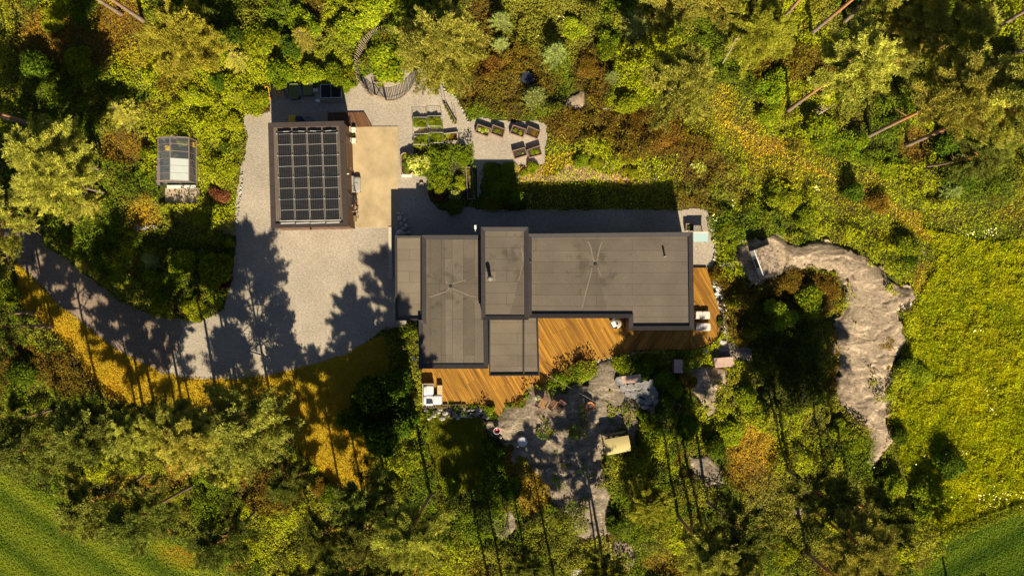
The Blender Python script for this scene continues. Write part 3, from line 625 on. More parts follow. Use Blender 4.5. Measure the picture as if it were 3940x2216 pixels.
# windows and doors of the garden fronts
def win(root, x0, x1, y, z0, z1, face, glass=M_darkglass):
    o = root.location
    if face in 'SN':
        A = (x0, y); s = -1 if face == 'S' else 1
        fr = MB(o); fr.box(x0, min(y, y + s * 0.05), z0, x1, max(y, y + s * 0.05), z0 + 0.07); fr.box(x0, min(y, y + s * 0.05), z1 - 0.07, x1, max(y, y + s * 0.05), z1)
        k = max(1, round((x1 - x0) / 1.3))
        for i in range(k + 1):
            xx = x0 + (x1 - x0 - 0.07) * i / k; fr.box(xx, min(y, y + s * 0.045), z0 + 0.07, xx + 0.07, max(y, y + s * 0.045), z1 - 0.07)
        w = fr.build('window', M_cap, root); MB(o).box(x0 + 0.02, min(y, y + s * 0.02), z0 + 0.02, x1 - 0.02, max(y, y + s * 0.02), z1 - 0.02).build('pane', glass, w)
    else:
        s = 1 if face == 'E' else -1; fr = MB(o)
        fr.box(min(y, y + s * 0.05), x0, z0, max(y, y + s * 0.05), x1, z0 + 0.07); fr.box(min(y, y + s * 0.05), x0, z1 - 0.07, max(y, y + s * 0.05), x1, z1)
        for xx in (x0, x1 - 0.07): fr.box(min(y, y + s * 0.045), xx, z0 + 0.07, max(y, y + s * 0.045), xx + 0.07, z1 - 0.07)
        w = fr.build('window', M_cap, root); MB(o).box(min(y, y + s * 0.02), x0 + 0.02, z0 + 0.02, max(y, y + s * 0.02), x1 - 0.02, z1 - 0.02).build('pane', glass, w)
yS = W(0, 1224, ZE).y + 0.06; yS2 = W(0, 1271, ZE).y + 0.06; yB = W(0, 1418, ZB).y + 0.06; xE = W(2669, 0, ZE).x - 0.06; yN = W(0, 897, ZE).y - 0.05
for (p, q) in ((2110, 2230), (2240, 2360)): win(house, W(p, 0).x, W(q, 0).x, yS, 0.15, 2.4, 'S')
win(house, W(2450, 0, 0).x, W(2600, 0, 0).x, yS2, 0.15, 2.4, 'S'); win(house, W(1650, 0).x, W(1840, 0).x, yB, 0.15, 2.4, 'S')
win(house, W(0, 1150).y, W(0, 1060).y, xE, 0.3, 2.3, 'E'); win(house, W(0, 1000).y, W(0, 960).y, xE, 0.1, 2.2, 'E')

# ------------------------------------------------------------------ garage with its solar panels
ZG = 3.05
garage = thing('garage', 'flat roofed brown timber garage carrying sixteen solar panels', 'garage', W(1215, 690, 0)); GO = garage.location
M_gcap = mat('brown metal capping', (0.052, 0.039, 0.033), 0.5, 0.12, 2.0, 0.02)
M_gwall = plank_mat('brown stained wall boards', (0.15, 0.075, 0.045), (0.10, 0.05, 0.03), 0, 0.14, 0.3, wall=True)
block(garage, [(1031,473),(1322,466),(1337,872),(1042,878)], ZG, 0.36, 0.02, felt_mat('garage felt', (0.135, 0.105, 0.08), math.pi / 2, None, 0.2, 0.05), 0.14, wall=M_gwall, capm=M_gcap)
M_cell = None
def cell_mat():
    m, N, Lk, P = nodes('blue black solar cells'); P.inputs['Roughness'].default_value = 0.5; P.inputs['Specular IOR Level'].default_value = 0.12
    tc = N.new('ShaderNodeTexCoord'); mp = N.new('ShaderNodeMapping'); Lk.new(tc.outputs['Object'], mp.inputs[0])
    br = N.new('ShaderNodeTexBrick'); Lk.new(mp.outputs[0], br.inputs['Vector']); br.offset = 0; br.inputs['Scale'].default_value = 1
    br.inputs['Brick Width'].default_value = 0.182; br.inputs['Row Height'].default_value = 0.0925; br.inputs['Mortar Size'].default_value = 0.006
    br.inputs['Color1'].default_value = (0.006, 0.007, 0.009, 1); br.inputs['Color2'].default_value = (0.009, 0.010, 0.013, 1); br.inputs['Mortar'].default_value = (0.085, 0.078, 0.072, 1)
    Lk.new(br.outputs['Color'], P.inputs['Base Color']); return m
M_cell = cell_mat(); M_alu = mat('pale aluminium', (0.62, 0.58, 0.52), 0.4, 0.06, 3, 0.0, metal=0.3)
zp = ZG + 0.02
TL, TR, BL, BR = (1064, 516), (1297, 512), (1078, 851), (1309, 848)
def gpt(u, v, z): return W(TL[0] * (1 - u) * (1 - v) + TR[0] * u * (1 - v) + BL[0] * (1 - u) * v + BR[0] * u * v, TL[1] * (1 - u) * (1 - v) + TR[1] * u * (1 - v) + BL[1] * (1 - u) * v + BR[1] * u * v, z)
ang = math.atan2((gpt(0.5, 0, zp) - gpt(0.5, 1, zp)).y, (gpt(0.5, 0, zp) - gpt(0.5, 1, zp)).x) - math.pi / 2
pw = (gpt(1, 0.5, zp) - gpt(0, 0.5, zp)).length / 4; ph = (gpt(0.5, 1, zp) - gpt(0.5, 0, zp)).length / 4
fw, fh = pw - 0.105, ph - 0.05
fm = MB(); t = 0.015
fm.box(-fw / 2, -fh / 2, -0.02, fw / 2, -fh / 2 + t, 0.02); fm.box(-fw / 2, fh / 2 - t, -0.02, fw / 2, fh / 2, 0.02); fm.box(-fw / 2, -fh / 2 + t, -0.02, -fw / 2 + t * 0.6, fh / 2 - t, 0.02); fm.box(fw / 2 - t * 0.6, -fh / 2 + t, -0.02, fw / 2, fh / 2 - t, 0.02)
fm.box(-fw / 2 + t, -0.012, 0.012, fw / 2 - t, 0.012, 0.0165)
fmesh = fm.mesh('frame', M_alu); cm = MB(); cm.box(-fw / 2 + t * 0.6, -fh / 2 + t, -0.012, fw / 2 - t * 0.6, fh / 2 - t, 0.012); cmesh = cm.mesh('solar_panel', M_cell)
for i in range(4):
    for j in range(4):
        c = gpt((i + 0.5) / 4, (j + 0.5) / 4, zp + 0.05)
        p = link('solar_panel', cmesh, garage, c - GO); p.rotation_euler = (math.radians(2.0), math.radians(R.uniform(-1.2, 1.2)), ang); KIDS.setdefault(garage.name, []).append(p)
        link('frame', fmesh, p)
M_rail = M_alu
rb = MB(GO)
for j in range(5):
    a = gpt(0, j / 4, zp); b = gpt(1, j / 4, zp)
    rb.cb((a + b) / 2 + Vector((0, 0, -0.03)), ((b - a).length + 0.1, 0.045, 0.05), math.atan2((b - a).y, (b - a).x))
rb.build('mounting_rail', M_alu, garage)
for i in range(4):   # wind deflectors at the north end
    c = gpt((i + 0.5) / 4, -0.022, zp); MB(GO).cb(c + Vector((0.0, 0.05, -0.03)), (pw * 0.9, 0.05, 0.16), ang, 0.5).build('wind_deflector', mat('dark plastic', (0.02, 0.02, 0.02), 0.5), garage)
for i in range(4):
    c = gpt((i + 0.5) / 4, 1.025, zp); MB(GO).cb(c + Vector((0, 0, -0.05)), (pw * R.uniform(0.85, 1.0), 0.10, 0.05), ang).build('ballast_edge', M_alu, garage)
    c = gpt((i + 0.5) / 4 + R.uniform(-.04, .04), -0.02, zp); MB(GO).cb(c + Vector((0, 0.02, 0.07)), (pw * 0.4, 0.045, 0.02), ang + R.uniform(-.1, .1)).build('panel_clamp', M_alu, garage)

xw = W(1330, 0, ZG).x - 0.05
# east front: doors, lamp, trim
g0 = W(1322, 466, ZG); g1 = W(1337, 872, ZG)
def gx_at(y): return g0.x + (g1.x - g0.x) * (y - g0.y) / (g1.y - g0.y) - 0.06
for (yy0, yy1, nm, m) in ((12.0, 9.5, 'garage_door', mat('brown panel door', (0.12, 0.06, 0.035), 0.6)), (7.5, 6.5, 'door', mat('charcoal door', (0.05, 0.045, 0.045), 0.5))):
    xx = gx_at((yy0 + yy1) / 2); d = MB(GO).cb((xx + 0.02, (yy0 + yy1) / 2, 1.12), (0.06, yy0 - yy1, 2.1), 0.036).build(nm, m, garage)
    MB(GO).cb((xx + 0.08, yy1 + 0.12, 1.05), (0.05, 0.12, 0.03)).build('handle', M_alu, d)
MB(GO).cyl((gx_at(9.0) - 0.02, 9.0, 2.2), (gx_at(9.0) + 0.16, 9.0, 2.2), 0.06, 0.05, 10).build('wall_lamp', M_alu, garage)
a = W(1196, 884, 2.4); MB(GO).cyl(a + Vector((0, 0.3, 0)), a + Vector((0, -0.02, 0)), 0.08, 0.07, 10).build('wall_lamp', M_dark, garage)

# ------------------------------------------------------------------ timber decks
OR1, OR2 = (0.42, 0.205, 0.022), (0.23, 0.10, 0.012)
deck = thing('wooden_deck', 'orange stained timber terrace wrapping the south and east sides of the house', 'deck', W(2250, 1300, 0)); DO = deck.location
def deck_part(poly, ang, m, z=0.18, zlow=-0.1):
    MB(DO).prism([tuple(W(x, y, z)[:2]) for x, y in poly], zlow, z).build('deck_boards', m, deck)
A60 = math.radians(60)
deck_part([(1625,1400),(1625,1554),(1880,1554),(1918,1606),(1952,1550),(2009,1534),(2017,1508),(2053,1477),(2087,1478),(2187,1408),(2232,1380),(2298,1385),(2393,1362),(2400,1361),(2400,1195),(1990,1195),(1990,1400)], 0, plank_mat('orange deck boards', OR1, OR2, A60, 0.13, 0.42))
deck_part([(2401,1361),(2447,1347),(2560,1345),(2655,1343.5),(2655,1195),(2401,1195)], 0, plank_mat('orange deck boards mitred', OR1, OR2, -A60, 0.13, 0.42))
deck_part([(2656,1343.4),(2687,1343),(2729,1323),(2759,1301),(2774,1260),(2772,1205),(2743,1112),(2720,1030),(2656,1030)], 0, plank_mat('orange deck boards east', OR1, OR2, A60, 0.13, 0.3, 0.05))
sd = thing('wooden_deck', 'small brown timber deck at the north east corner of the garage', 'deck', W(1340, 460, 0)); SO = sd.location
MB(SO).prism([tuple(W(x, y, 0.12)[:2]) for x, y in [(1262,434),(1400,432),(1431,488),(1262,492)]], -0.05, 0.12).build('deck_boards', plank_mat('brown deck boards', (0.17, 0.085, 0.04), (0.12, 0.055, 0.027), math.radians(70), 0.13, 0.4), sd)

# ------------------------------------------------------------------ foliage kinds
M_leaf = foliage_mat('broad leaves', (1.5, 1.5, 1.05), transl=0.3, rnd=0.18); M_need = foliage_mat('pine needles', (2.3, 2.1, 1.2), transl=0.2, rnd=0.16); M_under = foliage_mat('undergrowth leaves', (1.72, 1.66, 1.05), transl=0.3, rnd=0.0)
def bark_mat():
    m = mat('pine bark', (0.22, 0.155, 0.105), 0.9, 0.35, 3.0, 0.5); N = m.node_tree.nodes; Lk = m.node_tree.links; P = N['Principled BSDF']
    src = P.inputs['Base Color'].links[0].from_socket; tc = N.new('ShaderNodeTexCoord'); sp = N.new('ShaderNodeSeparateXYZ'); Lk.new(tc.outputs['Object'], sp.inputs[0])
    mr = N.new('ShaderNodeMapRange'); mr.inputs['From Min'].default_value = 2.5; mr.inputs['From Max'].default_value = 6.5; Lk.new(sp.outputs['Z'], mr.inputs[0])
    mx = N.new('ShaderNodeMix'); mx.data_type = 'RGBA'; Lk.new(mr.outputs[0], mx.inputs['Factor']); Lk.new(src, mx.inputs['A']); mx.inputs['B'].default_value = (0.42, 0.19, 0.06, 1)
    Lk.new(mx.outputs['Result'], P.inputs['Base Color']); return m
M_bark = bark_mat(); M_twig = mat('grey twigs', (0.19, 0.14, 0.10), 0.9, 0.2, 5)
def pick(cols, n, rng, spread=0.25):
    c = np.array(cols)[rng.integers(0, len(cols), n)]; return c * (1 + rng.uniform(-spread, spread, (n, 1)))
def pine_proto(H, Rr, z0, seed, nl=30, npad=6, ntuft=46, cols=None):
    """Scots pine: bent bare trunk, limbs, pads of needle tufts"""
    rng = np.random.default_rng(seed); rr = random.Random(seed)
    tr = MB(); bx = rr.uniform(-.35, .35); by = rr.uniform(-.35, .35)
    axis = lambda z: Vector((bx * math.sin(z / H * 3.0) , by * math.sin(z / H * 2.2), z))
    tr.tube([axis(H * t) for t in (-0.02, 0.02, 0.1, 0.22, 0.36, 0.5, 0.64, 0.78, 0.9, 0.97)], [H * .016, H * .0132, H * .0112, H * .010, H * .009, H * .008, H * .0068, H * .005, H * .003, H * .0015], 9)
    P = []; C = []; LD = []
    for i in range(nl):
        t = z0 + (0.97 - z0) * ((i + rr.random()) / nl) ** 0.9; zz = H * t; q = (t - z0) / (1 - z0)
        prof = (math.sin(math.pi * min(1, q * 0.78 + 0.26)) ** 0.7) * (1 - 0.25 * q)
        L = Rr * prof * rr.uniform(0.7, 1.1); az = i * 2.4 + rr.uniform(-.5, .5); a = axis(zz); rise = L * (rr.uniform(0.05, 0.35) + 0.35 * q)
        e = a + Vector((math.cos(az) * L, math.sin(az) * L, rise)); mid = a + (e - a) * 0.55 + Vector((0, 0, -0.08 * L))
        tr.tube([a, mid, e], [H * .0042 * (1 - .5 * q), H * .0026, H * .0011], 5)
        for k in range(npad):
            f = rr.uniform(0.42, 1.02); c = a + (e - a) * f; side = Vector((-math.sin(az), math.cos(az), 0)) * rr.uniform(-.38, .38) * L * (f * 0.8)
            c = c + side + Vector((0, 0, rr.uniform(-.1, .15))); r = rr.uniform(0.26, 0.5) * Rr / 2.8
            n = int(ntuft * rr.uniform(.7, 1.3)); d = unit(rng.normal(size=(n, 3))); rad = r * rng.random((n, 1)) ** 0.45
            az2 = az + rr.uniform(-.5, .5); ax = np.array((math.cos(az2), math.sin(az2), .15)); loc = d * rad * np.array((1, 1, 0.5))
            al = (loc @ ax)[:, None] * ax; P.append(np.array(c) + al * 1.75 + (loc - al) * .55); LD.append(np.tile(ax, (n, 1))); tone = rr.uniform(0.62, 1.3); C.append(np.full(n, tone))
            if rr.random() < .5: tr.tube([a + (e - a) * max(0.1, f - .3), c], [H * .0016, H * .0006], 4)
    # dead stubs on the bare stem
    for i in range(7):
        zz = H * rr.uniform(z0 * 0.5, z0 + .05); az = rr.uniform(0, 6.28); a = axis(zz); tr.tube([a, a + Vector((math.cos(az), math.sin(az), .1)) * rr.uniform(.4, 1.3)], [H * .0022, H * .0007], 4)
    P = np.vstack(P); C = np.concatenate(C); nb = 6
    PP = np.repeat(P, nb, 0); D = rng.normal(size=(len(PP), 3)) * .8 + np.repeat(np.vstack(LD), nb, 0) * .9; D[:, 2] += 0.4; D = unit(D)
    Vv, Ff = blades(PP, D, rng.uniform(.12, .24, len(PP)), rng.uniform(.017, .032, len(PP)), rng)
    base = pick(cols or [(0.20, 0.205, 0.055), (0.15, 0.165, 0.040), (0.235, 0.225, 0.070), (0.11, 0.125, 0.035)], len(P), rng, .2) * C[:, None]
    return tr.mesh('trunk', M_bark, True), np_mesh('crown', Vv, Ff, M_need, np.repeat(base, nb, 0))
def bush_proto(seed, n=2600, lobes=7, flat=0.75, leaf=0.075, cols=None, flower=None, H=None, rough=1.0):
    """multi-lobed shrub of radius 1"""
    rng = np.random.default_rng(seed); P = []; N0 = []; tn = []
    for k in range(lobes):
        a = rng.uniform(0, 6.28); d = rng.uniform(0.1, 0.68) if k else 0; r = rng.uniform(0.3, 0.5) if k else 0.6
        c = np.array((math.cos(a) * d, math.sin(a) * d, flat * rng.uniform(.35, .7)))
        m = int(n / lobes); v = unit(rng.normal(size=(m, 3))); v[:, 2] = np.where(v[:, 2] < -.5, -v[:, 2], v[:, 2])
        rad = r * (1 - .38 * rng.random((m, 1)) ** 1.5 + rng.normal(size=(m, 1)) * .07 * rough)
        P.append(c + v * rad * np.array((1, 1, flat * 1.1))); N0.append(v * 0.9); tn.append(np.full(m, rng.uniform(.75, 1.25)))
    P = np.vstack(P); N0 = np.vstack(N0); tn = np.concatenate(tn); ok = P[:, 2] > 0.0; P = P[ok]; N0 = N0[ok]; tn = tn[ok]
    Vv, Ff = leaves(P, rng.uniform(.6, 1.4, len(P)) * leaf, rng, 0.5, 0.55, N0)
    base = pick(cols, len(P), rng, .3) * tn[:, None]
    if flower is not None:
        f = (rng.random(len(P)) < flower[1]) & (P[:, 2] > flat * .45); base[f] = np.array(flower[0]) * rng.uniform(.8, 1.1, (f.sum(), 1))
    st = MB()
    for i in range(9):
        q = P[rng.integers(0, len(P))]; st.tube([(0, 0, 0), (q[0] * .35, q[1] * .35, q[2] * .5), tuple(q * .92)], [.03, .018, .007], 5)
    return st.mesh('stem', M_twig, True), np_mesh('foliage', Vv, Ff, M_leaf, base)
def spruce_proto(seed, cols, H=2.4, Rr=1.0):
    """young conifer: whorls of needled branches"""
    rng = np.random.default_rng(seed); st = MB(); st.tube([(0, 0, 0), (0, 0, H * .6), (0, 0, H)], [.06, .04, .01], 6); P = []; D = []; C = []
    lev = 9
    for j in range(lev):
        z = H * (0.06 + 0.86 * j / lev); Lr = Rr * (1 - j / lev) ** 0.8 + .1; nbr = 9
        for i in range(nbr):
            az = j * .9 + 6.28 * i / nbr + rng.uniform(-.18, .18); L = Lr * rng.uniform(.8, 1.12); d = np.array((math.cos(az), math.sin(az), .25 - .1 * (j < 3)))
            e = np.array((0, 0, z)) + d * L; st.tube([(0, 0, z), tuple(e)], [.014, .004], 4)
            m = int(70 * L) + 10; t = rng.random(m) ** .7; sd = np.array((-d[1], d[0], 0)); w = rng.uniform(-.2, .2, m) * (1.05 - t) * 1.0
            P.append(np.array((0, 0, z)) + d * L * t[:, None] + sd * w[:, None] * L); D.append(unit(d + sd * np.sign(w)[:, None] * .8 + rng.normal(size=(m, 3)) * .35)); C.append(np.full(m, rng.uniform(.8, 1.2)))
    P = np.vstack(P); D = np.vstack(D); C = np.concatenate(C)
    Vv, Ff = blades(P, D, rng.uniform(.09, .17, len(P)), rng.uniform(.02, .032, len(P)), rng)
    return st.mesh('stem', M_twig, True), np_mesh('foliage', Vv, Ff, M_need, pick(cols, len(P), rng, .25) * C[:, None])

GR = [(0.10, 0.145, 0.010), (0.16, 0.19, 0.010), (0.07, 0.105, 0.010), (0.22, 0.22, 0.012)]
LM = [(0.22, 0.245, 0.014), (0.16, 0.20, 0.012), (0.28, 0.26, 0.016), (0.10, 0.14, 0.010)]
DK = [(0.06, 0.095, 0.010), (0.09, 0.13, 0.012), (0.04, 0.065, 0.010)]
HE = [(0.16, 0.085, 0.018), (0.11, 0.055, 0.015), (0.12, 0.10, 0.015), (0.20, 0.12, 0.02)]
PURP = [(0.10, 0.03, 0.022), (0.15, 0.045, 0.03), (0.06, 0.018, 0.015)]
BLUE = [(0.15, 0.19, 0.075), (0.115, 0.16, 0.07), (0.19, 0.215, 0.085)]
OLV = [(0.22, 0.22, 0.05), (0.17, 0.18, 0.035), (0.26, 0.24, 0.06)]
PROTO = {}
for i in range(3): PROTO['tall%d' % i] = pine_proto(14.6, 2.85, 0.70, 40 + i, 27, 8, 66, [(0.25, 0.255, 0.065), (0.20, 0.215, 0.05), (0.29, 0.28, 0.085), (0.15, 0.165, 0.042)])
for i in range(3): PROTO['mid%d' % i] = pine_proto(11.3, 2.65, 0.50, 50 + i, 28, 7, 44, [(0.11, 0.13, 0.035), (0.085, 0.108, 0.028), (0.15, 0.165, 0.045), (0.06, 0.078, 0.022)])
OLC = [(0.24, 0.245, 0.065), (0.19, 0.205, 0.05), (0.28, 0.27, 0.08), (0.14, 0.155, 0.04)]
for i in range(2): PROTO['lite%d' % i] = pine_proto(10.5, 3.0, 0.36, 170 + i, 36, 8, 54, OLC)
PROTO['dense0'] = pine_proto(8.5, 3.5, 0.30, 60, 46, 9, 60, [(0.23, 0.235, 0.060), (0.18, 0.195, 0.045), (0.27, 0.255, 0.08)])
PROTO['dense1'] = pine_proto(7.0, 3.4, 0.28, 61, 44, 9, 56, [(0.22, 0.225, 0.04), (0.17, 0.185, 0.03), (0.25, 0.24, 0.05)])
for i in range(3): PROTO['green%d' % i] = bush_proto(70 + i, 6500, 9 + i, .8, .055, GR, rough=1.4)
for i in range(3): PROTO['lime%d' % i] = bush_proto(80 + i, 6500, 10, .7, .055, LM, rough=1.4)
for i in range(2): PROTO['darkg%d' % i] = bush_proto(90 + i, 6000, 9, .85, .055, DK, rough=1.4)
for i in range(2): PROTO['heath%d' % i] = bush_proto(100 + i, 5000, 10, .5, .04, HE, rough=1.6)
PROTO['purple0'] = bush_proto(110, 2600, 7, .7, .07, PURP)
PROTO['hydra0'] = bush_proto(111, 2000, 8, .75, .115, LM, ((0.50, 0.52, 0.17), 0.5))
PROTO['cone0'] = pine_proto(10.5, 4.2, 0.26, 63, 44, 9, 52)
PROTO['white0'] = bush_proto(112, 2200, 7, .8, .07, LM, ((0.60, 0.58, 0.38), 0.22))
PROTO['white1'] = bush_proto(113, 1800, 7, .5, .06, LM, ((0.80, 0.78, 0.62), 0.10))
for i in range(3): PROTO['blue%d' % i] = spruce_proto(120 + i, BLUE, 2.2 + .3 * i)
for i in range(2): PROTO['oliv%d' % i] = spruce_proto(130 + i, OLV, 2.6 + .3 * i)

# ------------------------------------------------------------------ trees
USED = set()
def plant(kind, name, cat, proto, px, py, s, label, group=None, rot=None, lean=None, sz=None, z=0.0):
    tm, cm = PROTO[proto]; b = W(px, py, z)
    t = thing(name, label, cat, b, 0, group)
    rz = R.uniform(0, 6.28) if rot is None else rot
    t.scale = (s, s, s * (sz or 1.0))
    if lean: t.rotation_euler = (lean[1], lean[0], rz)
    else: t.rotation_euler = (0, 0, rz)
    link('trunk' if 'tree' in name or 'pine' in name else 'stem', tm, t); link('crown' if 'tree' in name or 'pine' in name else 'foliage', cm, t)
    assert label not in USED or group, label; USED.add(label)
    return t
TREES = [
 # proto, base px, base py, size factor, label
 ('tall0',3032,426,1.0,'tall pine whose orange trunk starts just right of the golden grass track'),
 ('tall1',3341,524,1.02,'tall pine just left of the longest bare orange trunk in the right wood'),
 ('tall2',3490,559,1.05,'tall pine with the longest bare orange trunk, lowest in the upper right wood'),
 ('tall1',3117,132,1.0,'tall pine with a slim orange trunk crossing two black trunk shadows near the top edge'),
 ('tall2',3252,83,.95,'tall pine with a short pale trunk between two black trunk shadows at the top edge'),
 ('tall0',2991,97,.95,'tall pine with a dark brown trunk, left of two black trunk shadows at the top'),
 ('tall0',3840,105,1.0,'tall pine with a grey trunk running off the right edge near the top corner'),
 ('tall1',3893,213,1.0,'tall pine with an orange trunk at the right edge, second from the top corner'),
 ('lite1',3339,168,.92,'pine with a short shaded brown trunk, right of the two black trunk shadows'),
 ('lite0',2562,410,1.0,'pine whose grey trunk rises from brown heather left of the golden track'),
 ('lite1',2531,101,.9,'pine with a short pale trunk stub near the top edge, right of young spruces'),
 ('lite0',2656,54,.92,'pine with a broken pale trunk near the top edge, right of the short stub'),
 ('lite1',406,658,.98,'pine with a slim dark trunk lying to the left of the greenhouse'),
 ('lite0',414,745,.92,'pine with a short grey trunk stub, left of the greenhouse doorstep'),
 ('lite1',178,874,1.05,'pine with a black trunk running to the left edge above the shaded drive'),
 ('tall2',470,58,1.0,'tall pine with a curved pale trunk leaving the top edge, left one of the pair'),
 ('tall0',550,79,1.0,'tall pine with a straight pale trunk leaving the top edge, right one of the pair'),
 ('dense1',800,225,.92,'broad yellowish pine crown near the top edge above the greenhouse'),
 ('dense0',1722,262,1.0,'broad dense pine overhanging the upper right side of the round paling fence'),
 ('mid1',120,1000,.72,'small pine at the left edge beside the shaded bend of the drive'),
 ('mid2',410,1617,1.05,'dark pine second from the left in the row below the shaded drive'),
 ('mid0',555,1593,.98,'slender pine third in the row below the shaded drive'),
 ('mid1',600,1578,1.05,'pine fourth in the row below the shaded drive, close to its slender neighbour'),
 ('tall1',708,1588,.70,'thin pine fifth in the row below the shaded drive'),
 ('mid2',738,1583,.72,'very thin pine sixth in the row below the shaded drive'),
 ('tall0',841,1560,.78,'straight pine casting the long lone trunk shadow across the sunlit gap of the drive'),
 ('tall2',908,1588,.78,'pine of the twin trunk shadows on the lower drive, left one'),
 ('tall1',930,1592,.82,'pine of the twin trunk shadows on the lower drive, right one'),
 ('cone0',1048,1562,.98,'bushy pine casting the big pointed shadow on the gravel turning area'),
 ('mid1',1190,1792,.66,'pine casting the branching shadow on the golden lawn'),
 ('mid2',1475,1800,.92,'dark pine at the right edge of the golden lawn'),
 ('mid0',1432,2085,.95,'dark pine in the black shade below the golden lawn'),
 ('mid1',1560,2140,.95,'dark pine left of the pale green crowned tall pine'),
 ('lite0',3487,268,1.0,'pine with a soft olive crown in the middle of the upper right wood'),
 ('lite1',3345,215,.9,'pine with a soft olive crown right of the two black trunk shadows'),
 ('tall2',1662,1895,.92,'tall pine with pale green crown below the small lawn by the stone wall'),
 ('mid1',132,1203,.95,'pine on the left casting the first dark trunk line over the golden verge'),
 ('mid2',203,1257,.92,'pine on the left casting the second dark trunk line over the golden verge'),
 ('mid0',1500,1905,1.0,'pine in the shaded hollow left of the small lawn'),
 ('dense1',2475,1905,.55,'low spreading pine just below the garden swing canopy'),
 ('tall0',3053,1897,.95,'tall pine standing on the pale rock with its black trunk bent to the lower right'),
 ('tall1',3099,2121,.95,'tall pine with a black trunk leaving the bottom edge below the pale rock'),
 ('tall2',3289,2129,1.0,'tall pine with a thick dark trunk at the bottom edge nearest the mown corner field'),
 ('mid1',1227,2158,.8,'pine with a short dark trunk at the bottom edge, right of the ochre field corner'),
 ('mid0',737,1869,.98,'pine with a thin diagonal dark trunk above the ploughed field corner'),
 ('mid2',559,1819,.98,'pine with a broken dark trunk, left of the thin diagonal one above the field'),
 ('mid0',1890,2262,.92,'pine rising past the bottom edge, left one of the pair of long trunk shadows'),
 ('mid1',1942,2266,.92,'pine rising past the bottom edge, right one of the pair of long trunk shadows'),
 ('tall1',2600,1975,.82,'tall pine in the lower right wood whose crown shades the south deck strip'),
 ('tall2',2700,2040,.82,'tall pine in the lower right wood nearest the clearing'),
 ('mid1',2145,2266,.85,'pine rising past the bottom edge below the grey rock slope'),
 ('tall2',2705,2275,.95,'tall pine past the bottom edge, right of the round pale boulder'),
 ('mid2',2712,1925,1.0,'pine with bare grey branches in the wood below the pinkish timber table'),
 ('mid0',3180,1862,.98,'dark pine between the foot of the big rock and the bottom edge'),
 ('mid1',3020,1800,.9,'dark pine in the deep shade left of the lower end of the big rock'),
 ('mid1',2330,2205,.98,'dark pine beside the round pale boulder at the bottom'),
 ('mid0',2010,2085,.55,'small pine left of the lower grey rock slope'),
 ('mid2',2290,2110,.62,'pine on the right flank of the grey rock slope'),
 ('tall0',100,475,.9,'tall pine near the left edge in the dark upper left wood, upper one'),
 ('tall1',155,486,.86,'tall pine near the left edge in the dark upper left wood, lower one'),
 ('lite0',3860,560,.8,'pine at the right edge beside the deep black shade'),
 ('mid1',1320,1960,.8,'pine in the lower middle wood, left of the tall pale green pine'),
 ('mid1',990,1960,.9,'pine with a dull brownish crown in the lower left wood'),
 ('mid0',250,1560,.95,'pine with an olive crown at the left edge above the striped field'),
 ('mid2',3560,640,.85,'pine in the right wood above the cow parsley clump'),
 ('mid0',60,1330,.9,'dark pine hugging the left edge below the golden verge'),
 ('dense1',2860,190,.85,'broad grey green pine crown at the top, right of the dead twig patch'),
 
 ('mid2',3640,2215,.62,'small dark pine at the bottom edge beside the corner field'),
]
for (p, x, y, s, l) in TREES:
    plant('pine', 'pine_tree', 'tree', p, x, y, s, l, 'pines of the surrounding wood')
BIRCH = [(1545,1465,1.75,2.0,'leafy dark green tree beside the lower left corner of the house'),(1450,1500,1.9,2.1,'broad dark tree at the end of the gravel yard left of the house'),
 (1560,1610,1.7,1.8,'dark tree left of the white cornered sofa'),(1480,1660,1.9,1.9,'dark leafy tree between the golden lawn and the terrace'),(1395,1610,1.7,1.7,'dark leafy tree on the lawn edge below the gravel yard')]
for i, (x, y, s, h, l) in enumerate(BIRCH): plant('b', 'leafy_tree', 'tree', 'darkg%d' % (i % 2), x, y, s, l, 'leafy trees left of the house', sz=h)

